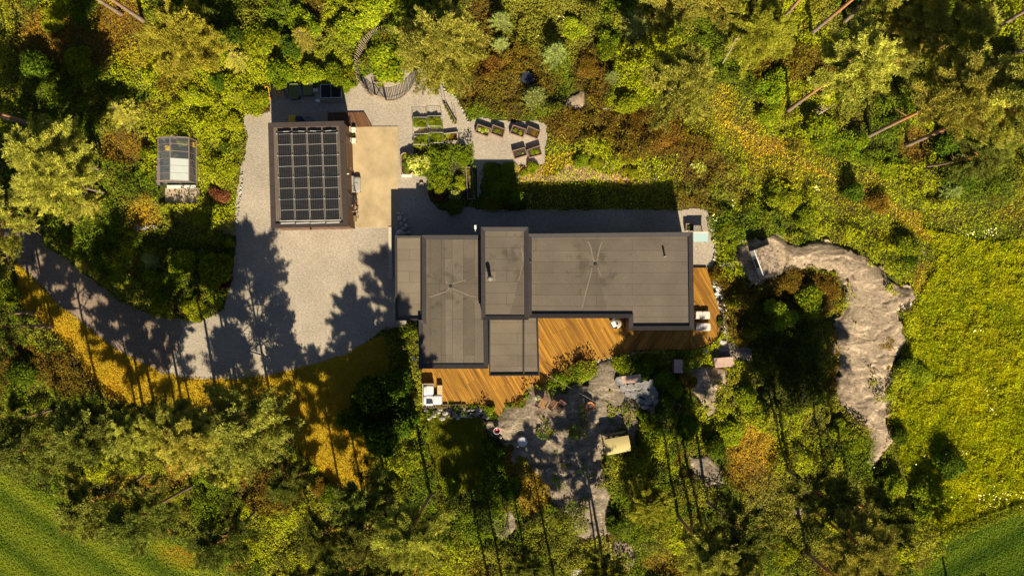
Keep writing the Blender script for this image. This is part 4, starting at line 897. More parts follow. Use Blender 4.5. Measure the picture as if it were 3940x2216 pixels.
# ------------------------------------------------------------------ shrubs: proto, px, py, radius in metres, height factor, label
SH = [
 ('green0',850,1050,1.7,1.2,'dark green shrub on the island left of the gravel yard, tallest in its middle'),('green1',720,1010,1.5,1,'mid green shrub below the greenhouse doorstep'),
 ('lime0',760,1200,1.2,.8,'round yellow green shrub at the bottom tip of the island'),('green2',620,1100,1.5,.9,'olive green shrub on the left flank of the island'),
 ('purple0',870,1070,1.0,.8,'dark red shrub in the shade on the island edge'),('purple0',860,755,1.05,.8,'purple brown shrub right of the greenhouse doorstep'),
 ('blue0',590,1000,.95,.6,'silvery blue shrub on the island below the stone edging'),('lime1',650,800,.7,1,'bright lime perennial clump just below the greenhouse doorstep'),
 ('lime2',790,845,.9,.8,'yellow green shrub between the doorstep and the gravel edge'),('lime0',885,930,.55,1,'small bright lime bush on the right edge of the island'),
 ('lime1',380,1020,.8,.8,'feathery lime bush at the upper edge of the shaded drive'),('green1',480,1080,1.2,.8,'green bush at the upper edge of the shaded drive'),
 ('oliv0',330,1020,.7,.6,'pale young conifer over the upper edge of the shaded drive'),('darkg0',880,570,.9,1,'dark shrub at the left edge of the gravel beside the garage'),
 ('lime2',900,480,1.0,.9,'yellow green shrub at the upper left corner of the gravel'),('green2',880,660,1.0,.8,'leafy bush midway along the left gravel edge'),
 ('lime0',1000,390,1.3,.9,'lime green shrub left of the log pile'),('green0',1080,290,1.4,1.1,'large green shrub above the two green lids'),('lime2',1200,285,1.3,.9,'yellow tipped shrub above the ground solar panel'),
 ('green1',1290,290,1.2,1,'green shrub between the ground solar panel and the round fence'),('lime1',1330,330,.8,.9,'bright shrub touching the left side of the round fence'),
 ('lime0',1492,238,2.1,.75,'bright leafy bush filling the round fence'),('green0',1545,215,1.05,1.2,'taller green bush inside the round fence at its upper right'),
 ('lime1',1470,313,.55,.6,'low lime perennials along the planter inside the round fence'),('lime2',1535,308,.45,.6,'small lime perennials at the right end of the planter inside the fence'),
 ('darkg1',900,175,1.7,1.2,'dark shaded thicket bush above the left gravel corner'),('green0',1010,180,1.7,1.1,'green bush in the thicket above the garage'),('lime2',820,480,1.1,.7,'yellow bush right of the greenhouse top'),
 ('lime2',1330,130,1.7,.7,'smooth yellow green bush at upper left of the round fence'),('lime1',1440,60,1.7,.8,'yellow green bush at the top edge above the round fence'),
 ('green2',1180,110,1.6,1,'green bush near the top edge above the two green lids'),('oliv0',930,245,1.1,.8,'pale young conifer in the thicket above the left gravel corner'),
 ('oliv1',1180,160,1.1,.8,'pale young conifer in the thicket above the green lids'),('darkg0',1130,200,1.2,1.1,'dark bush behind the green lids thicket'),
 ('oliv0',490,440,1.3,.7,'pale young conifer up left of the greenhouse'),('green1',590,600,1.1,.9,'bush leaning against the left side of the greenhouse'),('oliv1',370,800,1.3,.6,'pale young conifer near the left wood, beside the grey trunk stub'),
 ('green0',320,250,1.4,.9,'mid green bush in the dark upper left wood'),('darkg1',160,270,1.6,1.1,'dark bush at the left in the upper left wood'),('lime0',210,90,1.3,.8,'yellow green bush in the upper left corner wood'),
 ('darkg0',860,330,1.0,.9,'dark low bush between pines above the greenhouse path'),('lime1',750,380,1.2,.7,'lime bush above and right of the greenhouse'),
 ('blue1',2130,225,1.15,1,'blue green young spruce above the dark tilted box'),('blue0',2055,385,1.05,1,'blue green young spruce below the dark tilted box'),('blue2',2440,110,1.2,1,'blue green young spruce near the top, beside the pale trunk stub'),
 ('blue1',1925,95,.9,1,'blue green young spruce right of the broad pine by the fence'),('blue0',1925,180,.8,.8,'smaller blue green spruce right of the broad pine by the fence'),('blue2',2350,305,.7,.8,'small blue spruce right of the pale bare rock patch'),
 ('heath0',2260,270,1.1,1.2,'round brown heather bush above the pale bare rock patch'),('heath1',2215,440,.8,1,'brown heather bush below the pale bare rock patch'),('heath0',1990,240,1.5,.9,'wide brown heather bush left of the dark tilted box'),
 ('heath1',1890,260,1.4,1,'brown heather bush right of the gravel nook by the fence'),('heath0',2560,520,1.6,.9,'wide brown heather bush below the grey pine trunk in the garden wood'),('heath1',2440,480,1.2,.9,'brown heather bush left of the wide one under the pine'),
 ('green1',2420,400,1.3,.9,'green bush left of the foot of the grey pine trunk'),('green2',2330,180,1.3,1,'green bush with open leaves near the top, left of the spruces'),('lime0',2200,110,1.2,.8,'lime bush near the top edge left of the heather'),
 ('green0',2700,330,1.2,.9,'green bush right of the grey pine trunk'),('green2',2960,340,1.6,1,'leafy bush at the left foot of the orange trunked pine'),('green0',3130,500,1.7,1,'large leafy bush under the leaning pines'),
 ('green1',2950,450,1.3,.8,'leafy bush at the upper edge of the golden track'),('green2',3250,560,1.6,1,'leafy bush between the two lowest leaning trunks'),('darkg0',3420,480,1.3,1,'dark bush in the shade beside the longest bare trunk'),
 ('darkg1',3620,560,1.5,1.1,'dark bush right of the foot of the longest bare trunk'),('darkg0',3650,680,1.7,1.3,'black green thicket bush in the right wood'),('blue0',3660,620,.9,1,'grey green spruce in the right wood thicket'),('blue1',3640,740,.8,1,'lower grey green spruce in the right wood thicket'),
 ('lime1',3400,650,1.1,.7,'lime bush on the lower edge of the right wood'),('green0',3800,620,1.6,1,'green bush at the right edge of the right wood'),('green1',3860,330,1.5,1,'green bush right of the dead twigs near the right edge'),
 ('darkg0',3890,520,1.4,1.2,'dark bush at the right edge beside deep shade'),('darkg1',3270,740,1.0,1.6,'upright dark shrub on the golden track, left of two'),('heath0',3370,780,1.1,1.5,'upright brown shrub on the golden track, right of two'),
 ('green2',2990,760,1.3,1,'green bush above the white walled shed'),('green0',3090,830,1.1,.9,'green bush above the left end of the big rock'),('darkg1',2960,830,.9,.9,'dark bush just above the shed shadow'),
 ('green1',3470,950,1.3,.9,'green bush at the upper right edge of the big rock'),('darkg0',3500,1000,.8,1,'dark small bush right of the big rock beside the bare log'),('white1',2690,640,.8,.7,'white flowering clump in the heather above the house end'),
 ('white1',2765,930,.6,.9,'white flowering clump beside the gravel strip at the house end'),('white1',2794,1290,.42,1,'white flowering pot plant at the lower right deck corner'),('heath1',2755,1065,.95,1.3,'brown bush at the upper right corner of the orange deck'),
 ('green0',2790,880,.9,.8,'green bush between the glass canopy and the shed'),('lime2',2800,960,.9,.7,'lime bush left of the white stone slab'),('heath0',2840,1120,.8,1.2,'dark brown bush right of the orange deck top'),
 ('lime0',2820,1150,.8,.7,'lime bush right of the boulder row by the deck'),('heath1',2860,1290,1.1,.8,'rust brown bush right of the white pot plant'),('darkg0',2765,1238,.4,1.2,'tiny dark bush standing on the deck edge right of the loungers'),
 ('green1',3100,1150,1.6,.8,'green patch of bush inside the crescent of the big rock'),('heath0',3040,1090,1.3,1,'brown bush at the top inside the crescent of the big rock'),('heath1',3180,1110,1.2,1,'rusty bush at the upper right inside the crescent of the big rock'),
 ('green2',2990,1210,1.5,.9,'green bush left inside the crescent of the big rock'),('heath0',3405,1330,.95,1,'ochre bush growing in the hollow of the big rock, upper'),('heath1',3400,1400,.8,.9,'ochre bush growing in the hollow of the big rock, lower'),
 ('darkg1',3480,1400,1.1,1,'dark bush against the right side of the big rock'),('green0',3520,1440,1.2,.8,'green bush right of the dark one beside the big rock'),('darkg0',3450,1660,1.0,1,'dark bush right of the narrow lower end of the rock'),
 ('darkg0',3620,1770,1.5,1.2,'dark bush with pointed shadow in the lower right meadow'),('green0',3540,1880,1.6,1,'leafy green bush above the corner field'),('green1',3420,1850,1.4,1,'green bush left of the leafy one above the corner field'),('darkg1',3530,1960,1.1,1,'dark bush just above the corner field'),
 ('lime0',3300,1700,1.1,.8,'light green bush at the left of the narrow lower rock end'),('green2',3230,1650,1.2,.9,'green bush between deep shade and the lower rock'),('lime1',3180,1980,1.5,.8,'light bush right of the tall pine on the pale rock'),
 ('lime2',3020,2120,1.4,.8,'yellow green bush near the bottom left of the thick dark trunk'),('lime1',2920,1600,1.3,.8,'yellow green bush in the clearing left of the big rock foot'),('lime0',2820,1650,1.3,.8,'leafy lime bush in the middle of the lower right wood'),
 ('green1',2860,1520,1.3,.9,'green bush below the timber table, in the wood'),('lime2',2480,1630,.75,1,'bright lime bush with pale flowers right of the garden swing'),('green2',2520,1700,.9,.9,'green bush right of the garden swing canopy'),
 ('green1',2390,1400,1.1,.9,'green bush between the orange deck and the timber bench'),('darkg0',2480,1400,1.2,1,'dark green bush in the border below the deck'),('darkg1',2550,1450,1.1,1,'dark green bush left of the wooden hatch'),
 ('heath1',2650,1460,1.0,1,'brown bush right of the wooden hatch'),('green0',2250,1435,.95,.8,'bright round green bush on the terrace border'),('purple0',2232,1388,.55,1.2,'purple leaved bush overhanging the deck edge'),
 ('green2',2150,1460,.7,.8,'leafy flower border bush beside the deck, left of the round green one'),('lime2',1885,1572,.5,1.6,'round topped potted tree at the deck edge, lime below'),('lime1',1740,1552,.45,.6,'low lime plant in the planter row below the sofa, right one'),
 ('heath0',2000,1560,.8,.8,'low brown cushion plant on the rock below the deck point'),('lime1',2050,1592,.35,.5,'low lime cushion plant on the rock left of the deckchairs'),
 ('hydra0',1631,634,1.15,1.0,'lime and cream flowering hydrangea beside the octagonal planter'),('green0',1700,610,.9,1,'green shrub below the netted beds, left'),('green1',1780,610,.85,1,'green shrub below the netted beds, right'),
 ('green2',1695,705,1.0,.9,'green shrub in the middle of the flower bed'),('lime1',1770,715,.8,.9,'lime shrub beside the long narrow trough'),('purple0',1690,758,.85,.8,'burgundy leaved shrub in the flower bed'),
 ('white0',1754,748,.65,1.2,'variegated cream leaved shrub in the flower bed'),('darkg0',1740,800,.8,.8,'shaded green shrub at the lower edge of the flower bed'),
 ('heath0',1900,785,.9,.9,'shaded brown bush below the vegetable plot'),('darkg1',1990,770,1.1,1,'shaded dark bush right of the brown one below the vegetable plot'),('white1',2030,768,.5,.9,'shaded clump with pale flowers in the house shadow'),
 ('green0',2045,645,.6,.9,'leafy plant below the lower pair of tilted planters'),('lime2',2015,665,.45,.9,'yellow flowering plant on the sand below the tilted planters'),
 ('green1',2235,618,.8,1,'green plant row on the small lawn, left end'),('lime0',2290,625,.7,.9,'lime plant row on the small lawn, middle'),('lime1',2430,665,.7,.9,'yellow plants on the sandy strip above the house shadow'),
 ('oliv0',900,1780,1.6,1.2,'pale conifer crown at the left of the golden lawn foot'),('darkg0',860,1660,1.3,1.2,'dark bush below the twin trunk shadows'),('heath1',1240,1880,1.2,1,'dark reddish bush at the foot of the golden lawn'),
 ('green0',1290,1900,1.1,1,'mid green bush at the foot of the golden lawn'),('darkg1',1450,1960,1.5,1,'dark bush in the lower middle wood'),('green1',1740,1870,1.2,1,'green bush at the foot of the small lawn'),
 ('lime2',1440,2140,1.3,.7,'yellow green bush near the bottom edge in the lower middle wood'),('lime0',1180,2190,1.2,.7,'lime bush at the bottom edge beside the short dark trunk'),('green2',830,2060,1.3,1.2,'green tipped bush at the right end of the ochre strip'),('darkg0',900,2100,1.5,1.3,'dark bush right of the ochre strip'),
 ('lime1',680,1900,.8,.8,'bright yellow bush beside the thin diagonal trunk'),('green1',100,1620,1.4,.9,'green bush at the left edge above the striped field'),('green0',60,1130,1.2,1,'green bush at the left edge beside the golden verge'),('darkg1',120,1430,1.6,1,'dark bush below the golden verge at the left'),
 ('green2',1590,1760,.9,1,'dark leafy bush left of the small lawn by the stone wall'),('darkg0',1900,1760,1.3,1,'dark bush below the stone wall right of the small lawn'),('darkg1',1960,1880,1.2,1,'dark bush left of the grey rock slope'),('lime2',2010,1770,.6,.8,'lime plant below the round white wire chair'),
 ('darkg0',2360,2020,1.0,1,'dark bush on the right flank of the grey rock slope'),('lime0',2560,1960,1.6,.7,'wide lime bush in the lower right wood'),('lime1',2600,2060,1.5,.7,'yellow green bush above the bottom edge right of the boulder'),('heath0',2610,2180,.7,1,'dark reddish bush at the bottom edge right of the boulder'),
 ('darkg1',2640,1640,1.3,1,'dark bush below the wooden planter frame'),('darkg0',2740,1700,1.2,1,'dark bush left of the shaded pale rock'),('green0',2600,1500,.8,1,'green bush above the wooden planter frame'),
]
for (p, x, y, r, h, l) in SH:
    plant('s', 'spruce_shrub' if p[:4] in ('blue', 'oliv') else 'shrub', 'shrub', p, x, y, r, l, 'shrubs around the garden and wood', sz=h)

# ------------------------------------------------------------------ undergrowth nobody could count
def scatter(n, seed, x0=-120, x1=4060, y0=-120, y1=2340):
    rng = np.random.default_rng(seed); return rng, rng.uniform(x0, x1, n), rng.uniform(y0, y1, n)
def emit(name, px, py, z, S, C, rng, up, aspect, m=M_under, blade=False):
    P = np.stack([(px - CX) / PPM, -(py - CY) / PPM, z], 1)
    if blade:
        D = rng.normal(size=P.shape) * .6; D[:, 2] = np.abs(D[:, 2]) + .7; V, F = blades(P, unit(D), S, S * .13 + .012, rng)
    else: V, F = leaves(P, S, rng, up, aspect)
    o = link(name, np_mesh(name, V, F, m, C)); tag(o, kind='stuff'); return o
rng, px, py = scatter(1150000, 21)
jx = (fbm(px, py, 45, 31) - .5) * 34; jy = (fbm(px, py, 45, 32) - .5) * 34
ok = site_free(px, py, (jx, jy)); px, py = px[ok], py[ok]
mix, idx, K = zone_col(px, py, rng)
# bushes: tall where the noise is high, thin dark gaps between
n1 = fbm(px, py, 95, 41, 3); n2 = fbm(px, py, 36, 43, 3)
hmax = np.clip((n1 - .36) * 3.4, 0, 1) * .85 + np.clip((n2 - .40) * 2.6, 0, 1) * .5 + .06
gr = grassy(px, py); hmax = np.where(gr, .04 + hmax * .24, hmax)
if True:
    gc_ = np.array((.30, .30, .013)) * (1 - n2[:, None]) + np.array((.20, .24, .012)) * n2[:, None]; gm = fbm(px, py, 150, 97)[:, None]
    gc_ = gc_ * (1 - np.clip((gm - .45) * 3, 0, .8)) + np.array((.36, .255, .022)) * np.clip((gm - .45) * 3, 0, .8)
    mix = np.where(gr[:, None], mix * .35 + gc_ * .65, mix)
gold = np.isin(idx, [K.index('gold'), K.index('rust')]); hmax = np.where(gold, hmax * .3, hmax)
near = np.zeros(len(px), bool)
dG = edist(px, py, G_MAIN) / PPM; hmax = np.minimum(hmax, .12 + dG * .8)
kG = gr & (rng.random(len(px)) < .62)
q_ = lambda a: a[kG]
st = np.clip(1.15 - np.minimum.reduce([edist(q_(px), q_(py), [PATHL[i], PATHL[i + 1]]) for i in range(len(PATHL) - 1)]) / 13 + (fbm(q_(px), q_(py), 40, 98) - .5) * 2.4, 0, 1)[:, None] * .7
Cg = 1.55 * (q_(mix) * (1 - st) + np.array((.42, .34, .07)) * st) * rng.uniform(.6, 1.35, (kG.sum(), 1)) * (.65 + .75 * fbm(q_(px), q_(py), 26, 56, 3)[:, None])
emit('wild_grass', q_(px), q_(py), q_(hmax) * rng.random(kG.sum()) * .8, rng.uniform(.08, .20, kG.sum()), Cg, rng, 0, 0, blade=True)
px, py, hmax, mix, gold, gr = px[~gr], py[~gr], hmax[~gr], mix[~gr], gold[~gr], gr[~gr]
keep = rng.random(len(px)) < np.clip(.34 + hmax * 1.2, 0, 1); px, py, hmax, mix, gold = px[keep], py[keep], hmax[keep], mix[keep], gold[keep]
z = hmax * rng.random(len(px)) ** .45
C = mix * rng.uniform(.7, 1.3, (len(px), 1)) * (0.8 + .5 * fbm(px, py, 22, 55, 2)[:, None])
S = rng.uniform(.035, .10, len(px)); S = np.where(gold, S * .8, S)
o = emit('undergrowth', px, py, z, S, C, rng, .35, .55); 
# meadow: long tufts
rng, px, py = scatter(330000, 22, 3400, 4100, 850, 2150)
ok = pip(px + (fbm(px, py, 45, 31) - .5) * 60, py, MEADOW); px, py = px[ok], py[ok]
t1 = fbm(px, py, 30, 61, 3); hm = np.clip((t1 - .42) * 2.2, .02, 1) * .38; kp = rng.random(len(px)) < .25 + t1 * .8; px, py, t1, hm = px[kp], py[kp], t1[kp], hm[kp]
a = np.array((.52, .54, .018)); b = np.array((.15, .22, .014)); f = fbm(px, py, 60, 62)[:, None]; f2 = rng.random((len(px), 1))
C = (a * (1 - f) + b * f) * (.6 + .8 * f2); emit('meadow_grass', px, py, hm * rng.random(len(px)) * .8, rng.uniform(.12, .30, len(px)), C, rng, .3, .4, blade=True)
rng, px, py = scatter(260000, 24, 3400, 4100, 850, 2150)
n4 = fbm(px, py, 48, 66, 4); ok = pip(px + (fbm(px, py, 45, 31) - .5) * 60, py, MEADOW) & (rng.random(len(px)) < np.clip((n4 - .52) * 6, 0, .8)); px, py, n4 = px[ok], py[ok], n4[ok]
C = (np.array((.32, .34, .014)) * (1 - rng.random((len(px), 1)) * .6)); emit('meadow_herbs', px, py, (.1 + (n4 - .5) * 1.4).clip(.05, .4) * rng.random(len(px)) ** .5, rng.uniform(.04, .10, len(px)), C, rng, .3, .5)
# short turf on lawns and fields
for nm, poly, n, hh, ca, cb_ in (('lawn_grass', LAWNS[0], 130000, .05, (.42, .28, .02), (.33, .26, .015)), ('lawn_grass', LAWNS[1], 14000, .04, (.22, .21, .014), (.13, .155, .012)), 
                                 ('field_grass', FIELD_L, 90000, .10, None, None), ('field_grass', FIELD_R, 50000, .08, None, None)):
    xs = [q[0] for q in poly]; ys = [q[1] for q in poly]
    rng, px, py = scatter(n, 30 + n % 17, max(min(xs), -100), min(max(xs), 4040), max(min(ys), -100), min(max(ys), 2316))
    ok = pip(px, py, poly) & ~pip(px, py, G_MAIN); px, py = px[ok], py[ok]
    if ca: f = fbm(px, py, 70, 71)[:, None]; C = np.array(ca) * (1 - f) + np.array(cb_) * f
    else:
        c3 = np.stack([(px - CX) / PPM, -(py - CY) / PPM, px * 0], 1); C = field_tint(c3) if poly is FIELD_L else field_tint(c3, -.5) * np.array((.7, .8, .8))
        oc = np.clip(1.3 - np.hypot((px - 760) / 150, (py - 2110) / 70), 0, 1)[:, None] * (poly is FIELD_L); C = C * (1 - oc) + np.array((.30, .17, .02)) * oc
    C = C * rng.uniform(.7, 1.35, (len(px), 1))
    if ca: C = C * (.55 + .9 * fbm(px, py, 45, 72, 4)[:, None]); emit(nm, px, py, rng.random(len(px)) * hh, rng.uniform(.06, .14, len(px)), C, rng, .5, .35, blade=True)
    else: emit(nm, px, py, rng.random(len(px)) * hh, rng.uniform(.04, .08, len(px)), C, rng, .5, .35)
# wild edges: dark ditch along the corner field, white flowers of the meadow
rng, px, py = scatter(16000, 77, 3600, 4060, 1900, 2100)
d = edist(px, py, [(3640, 2062), (3700, 2030), (3800, 1990), (3940, 1943), (4060, 1895), (3940, 1944), (3800, 1991), (3700, 2031)]); ok = d < 22; px, py, d = px[ok], py[ok], d[ok]
emit('ditch_grass', px, py, rng.random(len(px)) * .55, rng.uniform(.06, .12, len(px)), np.array((.10, .12, .012)) * rng.uniform(.6, 1.5, (len(px), 1)), rng, .2, .4)
fl = []
for (fx, fy, rx, ry, n) in [(3830,1900,120,50,60),(3780,895,45,30,40),(3720,905,20,14,12),(3925,905,14,12,14),(3740,1270,30,14,12),(3780,1490,60,40,16),(3800,1575,20,20,10),(3125,735,16,20,18),(3690,1735,16,8,8),(2745,840,20,14,12),(2815,785,20,14,10),(2160,75,14,10,10),(3560,1800,200,150,20),(2070,150,10,10,6)]:
    for _ in range(int(n * .6)): fl.append((R.gauss(fx, rx * .5), R.gauss(fy, ry * .5)))
fl = np.array(fl); rng = np.random.default_rng(5)
emit('wild_flowers', fl[:, 0], fl[:, 1], rng.uniform(.45, .75, len(fl)), rng.uniform(.035, .08, len(fl)), np.tile(np.array((.78, .76, .6)), (len(fl), 1)), rng, 1.5, .8)

# ------------------------------------------------------------------ greenhouse
M_gw = mat('weathered bronze frame', (0.30, 0.19, 0.14), 0.5, 0.15, 4); M_glass = glass_mat('greenhouse glass', (0.42, 0.46, 0.46), 0.13)
M_opal = mat('opal roof sheet', (0.50, 0.53, 0.48), 0.4, 0.05, 1.2, 0.0); M_gdark = mat('dark inner staging', (0.045, 0.05, 0.055), 0.8, 0.3, 3)
ghl = 'glass gabled greenhouse with three opal white roof panes and yellow pots inside'
x0, x1 = W(641, 0).x, W(757, 0).x; ya, yb = W(0, 543).y, W(0, 706).y
gh = thing('greenhouse', ghl, 'greenhouse', ((x0 + x1) / 2, (ya + yb) / 2, 0)); HG = gh.location
xr = (x0 + x1) / 2 - 0.02; ze, zr = 1.45, 2.0
fr = MB(HG)
for yy in (yb, ya):
    for xx, zz in ((x0, ze), (x1, ze), (xr, zr)): fr.cb((xx, yy, zz / 2), (0.05, 0.05, zz))
for yy in np.linspace(yb, ya, 7):
    fr.tube([(x0, yy, ze), (xr, yy, zr), (x1, yy, ze)], 0.018, 5); fr.tube([(x0, yy, 0.1), (x0, yy, ze)], 0.014, 5); fr.tube([(x1, yy, 0.1), (x1, yy, ze)], 0.014, 5)
for xx, zz, rr_ in ((x0, ze, .035), (x1, ze, .045), (xr, zr, .035), (x0, .08, .05), (x1, .08, .05)): fr.tube([(xx, yb, zz), (xx, ya, zz)], rr_, 6)
fr.tube([(x0, yb, ze), (x1, yb, ze)], .025, 5); fr.tube([(x0, ya, ze), (x1, ya, ze)], .025, 5)
fr.build('frame', M_gw, gh)
gl = MB(HG); e = 0.012
gl.add([(x0, yb, ze + e), (xr, yb, zr + e), (xr, ya, zr + e), (x0, ya, ze + e)], [(0, 1, 2, 3)])
ys_ = yb + (ya - yb) * .5
gl.add([(xr, ys_, zr + e), (x1, ys_, ze + e), (x1, ya, ze + e), (xr, ya, zr + e)], [(0, 1, 2, 3)])
gl.add([(x1, yb, .1), (x1, ya, .1), (x1, ya, ze), (x1, yb, ze)], [(0, 1, 2, 3)]); gl.add([(x0, yb, .1), (x0, ya, .1), (x0, ya, ze), (x0, yb, ze)], [(0, 1, 2, 3)])
gl.add([(x0, yb, .1), (x1, yb, .1), (x1, yb, ze), (xr, yb, zr), (x0, yb, ze)], [(0, 1, 2, 3, 4)]); gl.add([(x0, ya, .1), (x1, ya, .1), (x1, ya, ze), (xr, ya, zr), (x0, ya, ze)], [(0, 1, 2, 3, 4)])
gl.build('glazing', M_glass, gh)
for k in range(3):
    a = yb + (ya - yb) * k / 6 + .012; b = yb + (ya - yb) * (k + 1) / 6 - .012; mb = MB(HG)
    mb.add([(xr + .02, a, zr + .012), (x1 - .03, a, ze + .03), (x1 - .03, b, ze + .03), (xr + .02, b, zr + .012)], [(0, 1, 2, 3)]); mb.build('roof_pane', M_opal, gh)
MB(HG).box(x0, yb, .005, x1, ya, .03).build('floor', M_gdark, gh)
mb = MB(HG); mb.box(x0 + .15, yb + .3, .7, x0 + .75, ya - .2, .74); mb.box(x1 - 1.0, ya - 1.5, .7, x1 - .1, ya - .8, .74)
for (xx, yy) in ((x0 + .2, yb + .35), (x0 + .7, yb + .35), (x0 + .2, ya - .25), (x0 + .7, ya - .25)): mb.box(xx - .02, yy - .02, .03, xx + .02, yy + .02, .7)
mb.build('staging', M_gdark, gh)
M_yel = mat('yellow plastic', (0.62, 0.40, 0.015), 0.4, 0.06, 3)
for (xx, yy, zz) in ((x0 + .55, ya - .75, .745), (x1 - .2, ya - .35, .03)):
    c = (xx, yy, zz); o = MB((xx, yy, zz)).cb((xx, yy, zz + .16), (.34, .34, .3), .1).build('plastic_crate', M_yel, None, loc=c)
    tag(o, 'yellow plastic crate on the left shelf inside the greenhouse' if zz > .5 else 'yellow plastic crate on the floor in the right corner of the greenhouse', 'crate')
for i, (xx, yy, s, l) in enumerate(((.7, .9, .5, 'vine leaves at the ridge in the upper half of the greenhouse'), (.62, .5, .45, 'tall potted vine in the middle of the greenhouse'), (.5, .1, .35, 'potted lime seedling near the greenhouse door'), (.35, .72, .35, 'seedlings on the left staging of the greenhouse'))):
    xp = x0 + (x1 - x0) * xx; yp = yb + (ya - yb) * yy; t = plant('g', 'greenhouse_plant', 'plant', 'lime%d' % (i % 3), xp * PPM + CX, CY - yp * PPM, s, l, 'plants in the greenhouse')
    t.location.z = .03; t.scale.z = 1.6 if i < 2 else 1.0
st = thing('garden_step', 'pale brick paved landing below the greenhouse door', 'step', W(698, 752, 0))
M_brick = plank_mat('pale brick paving', (0.48, 0.38, 0.24), (0.42, 0.33, 0.21), 0, 0.11, .12)
a = W(637, 724); b = W(768, 782); MB(st.location).box(a.x, b.y, -.05, b.x, a.y, .07).build('paving', M_brick, st)
a = W(646, 714); b = W(756, 726); MB(st.location).box(a.x, b.y, .02, b.x, a.y, .18).build('threshold', mat('white stone', (0.66, 0.62, 0.54), 0.7, 0.08, 3), st)
M_grey = mat('grey weathered lid', (0.17, 0.145, 0.135), 0.8, 0.15, 6)
for i, (y0, y1, x_) in enumerate(((583, 626, 594), (629, 671, 600), (672, 714, 600))):
    a = W(x_, y0, .6); b = W(616, y1, .6); c = ((a.x + b.x) / 2, (a.y + b.y) / 2, 0); t = thing('compost_bin', 'grey lidded compost bin at the greenhouse side, %s of three' % ('uppermost', 'middle', 'lowest')[i], 'compost bin', c, 0, 'compost bins beside the greenhouse')
    w, h = b.x - a.x, a.y - b.y; MB().cb((0, 0, .28), (w - .06, h - .1, .56)).build('body', M_gdark, t); mb = MB(); mb.cb((0, 0, .59), (w, h - .03, .05)); mb.cb((0, 0, .625), (w * .6, h * .6, .02)); mb.build('lid', M_grey, t)

# ------------------------------------------------------------------ round paling fence with its gate
fc = W(1496, 259); fence = thing('paling_fence', 'round split chestnut paling fence ring enclosing a planted bed', 'fence', fc)
M_pale = mat('split chestnut', (0.33, 0.245, 0.16), 0.85, 0.25, 8, 0.3)
pk = MB(); frx, fry = 114 / PPM, 131 / PPM; NP = 112; ga = math.radians(-106)
gate_rng = [i for i in range(NP) if abs(((2 * math.pi * i / NP) - (ga % (2 * math.pi)) + math.pi) % (2 * math.pi) - math.pi) < .17]
top = []
for i in range(NP):
    a = 2 * math.pi * i / NP; rr_ = R.uniform(-.03, .03); bx = math.cos(a) * (frx + rr_); by = math.sin(a) * (fry + rr_); h = R.uniform(.88, 1.04)
    ox, oy = math.cos(a) * .24 + R.uniform(-.04, .04), math.sin(a) * .24 + R.uniform(-.04, .04)
    if i in gate_rng: continue
    pk.tube([(bx, by, 0), (bx + ox * .6, by + oy * .6, h * .9), (bx + ox, by + oy, h)], [.034, .032, .014], 5)
pk.build('pales', M_pale, fence)
for zz in (.25, .75):
    MB().tube([(math.cos(t) * (frx - .02), math.sin(t) * (fry - .02), zz) for t in np.linspace(ga + .2, ga + 2 * math.pi - .2, 60)], .012, 4).build('tie_wire', M_zinc, fence)
for s in (-.19, .19):
    a = ga + s; MB().cyl((math.cos(a) * frx, math.sin(a) * fry, 0), (math.cos(a) * frx, math.sin(a) * fry, 1.15), .05, .04, 8).build('gate_post', M_pale, fence)
gx_, gy_ = math.cos(ga) * frx, math.sin(ga) * fry; gt = MB()
px_, py_ = math.cos(ga - .17) * frx, math.sin(ga - .17) * fry; qx_, qy_ = math.cos(ga + .17) * frx, math.sin(ga + .17) * fry
L = lambda t, z: (px_ + (qx_ - px_) * t, py_ + (qy_ - py_) * t, z)
for a_, b_ in (((.04, .12), (.96, .12)), ((.04, .95), (.96, .95)), ((.04, .12), (.04, .95)), ((.96, .12), (.96, .95)), ((.04, .12), (.96, .95)), ((.04, .95), (.96, .12))): gt.tube([L(*a_), L(*b_)], .03, 5)
g_o = gt.build('gate', M_pale, fence); pl = MB()
for k in range(9): pl.tube([L(.08 + k * .105, .06), L(.08 + k * .105, 1.0)], .017, 5)
pl.build('pales', M_pale, g_o)
t = thing('planter', 'low timber planter inside the round fence, filled with lime perennials', 'planter', W(1490, 308)); M_grwood = mat('weathered grey wood', (0.27, 0.205, 0.155), 0.85, 0.2, 6, 0.2)
mb = MB(); mb.cb((0, .28, .15), (2.2, .05, .3)); mb.cb((0, -.28, .15), (2.2, .05, .3)); mb.cb((-1.08, 0, .15), (.05, .5, .3)); mb.cb((1.08, 0, .15), (.05, .5, .3)); mb.build('boards', M_grwood, t); MB().cb((0, 0, .1), (2.1, .5, .2)).build('soil', M_soil, t)

# ------------------------------------------------------------------ behind the garage: bins, lids, ladder, logs, panel
M_turf = mat('faded green fabric', (0.14, 0.155, 0.045), 0.9, 0.12, 12, 0.2)
for i, (a0, b0, a1, b1) in enumerate(((1111, 320, 1150, 381), (1164, 309, 1203, 368))):
    a = W(a0, b0, .55); b = W(a1, b1, .55); c = ((a.x + b.x) / 2, (a.y + b.y) / 2, 0); t = thing('storage_chest', 'garden chest with a faded green lid behind the garage, %s one of two' % ('left', 'right')[i], 'chest', c, .03 * (1 - 2 * i), 'green lidded chests')
    w, h = b.x - a.x, a.y - b.y; MB().cb((0, 0, .22), (w - .08, h - .08, .44)).build('body', M_gdark, t); MB().soft((0, 0, .5), (w, h, .1)).build('lid', M_turf, t)
a = W(1232, 324, .5); b = W(1314, 378, .4); t = thing('solar_panel', 'solar panel propped on the ground behind the garage under yellow shrubs', 'solar panel', ((a.x + b.x) / 2, (a.y + b.y) / 2, .42), .02)
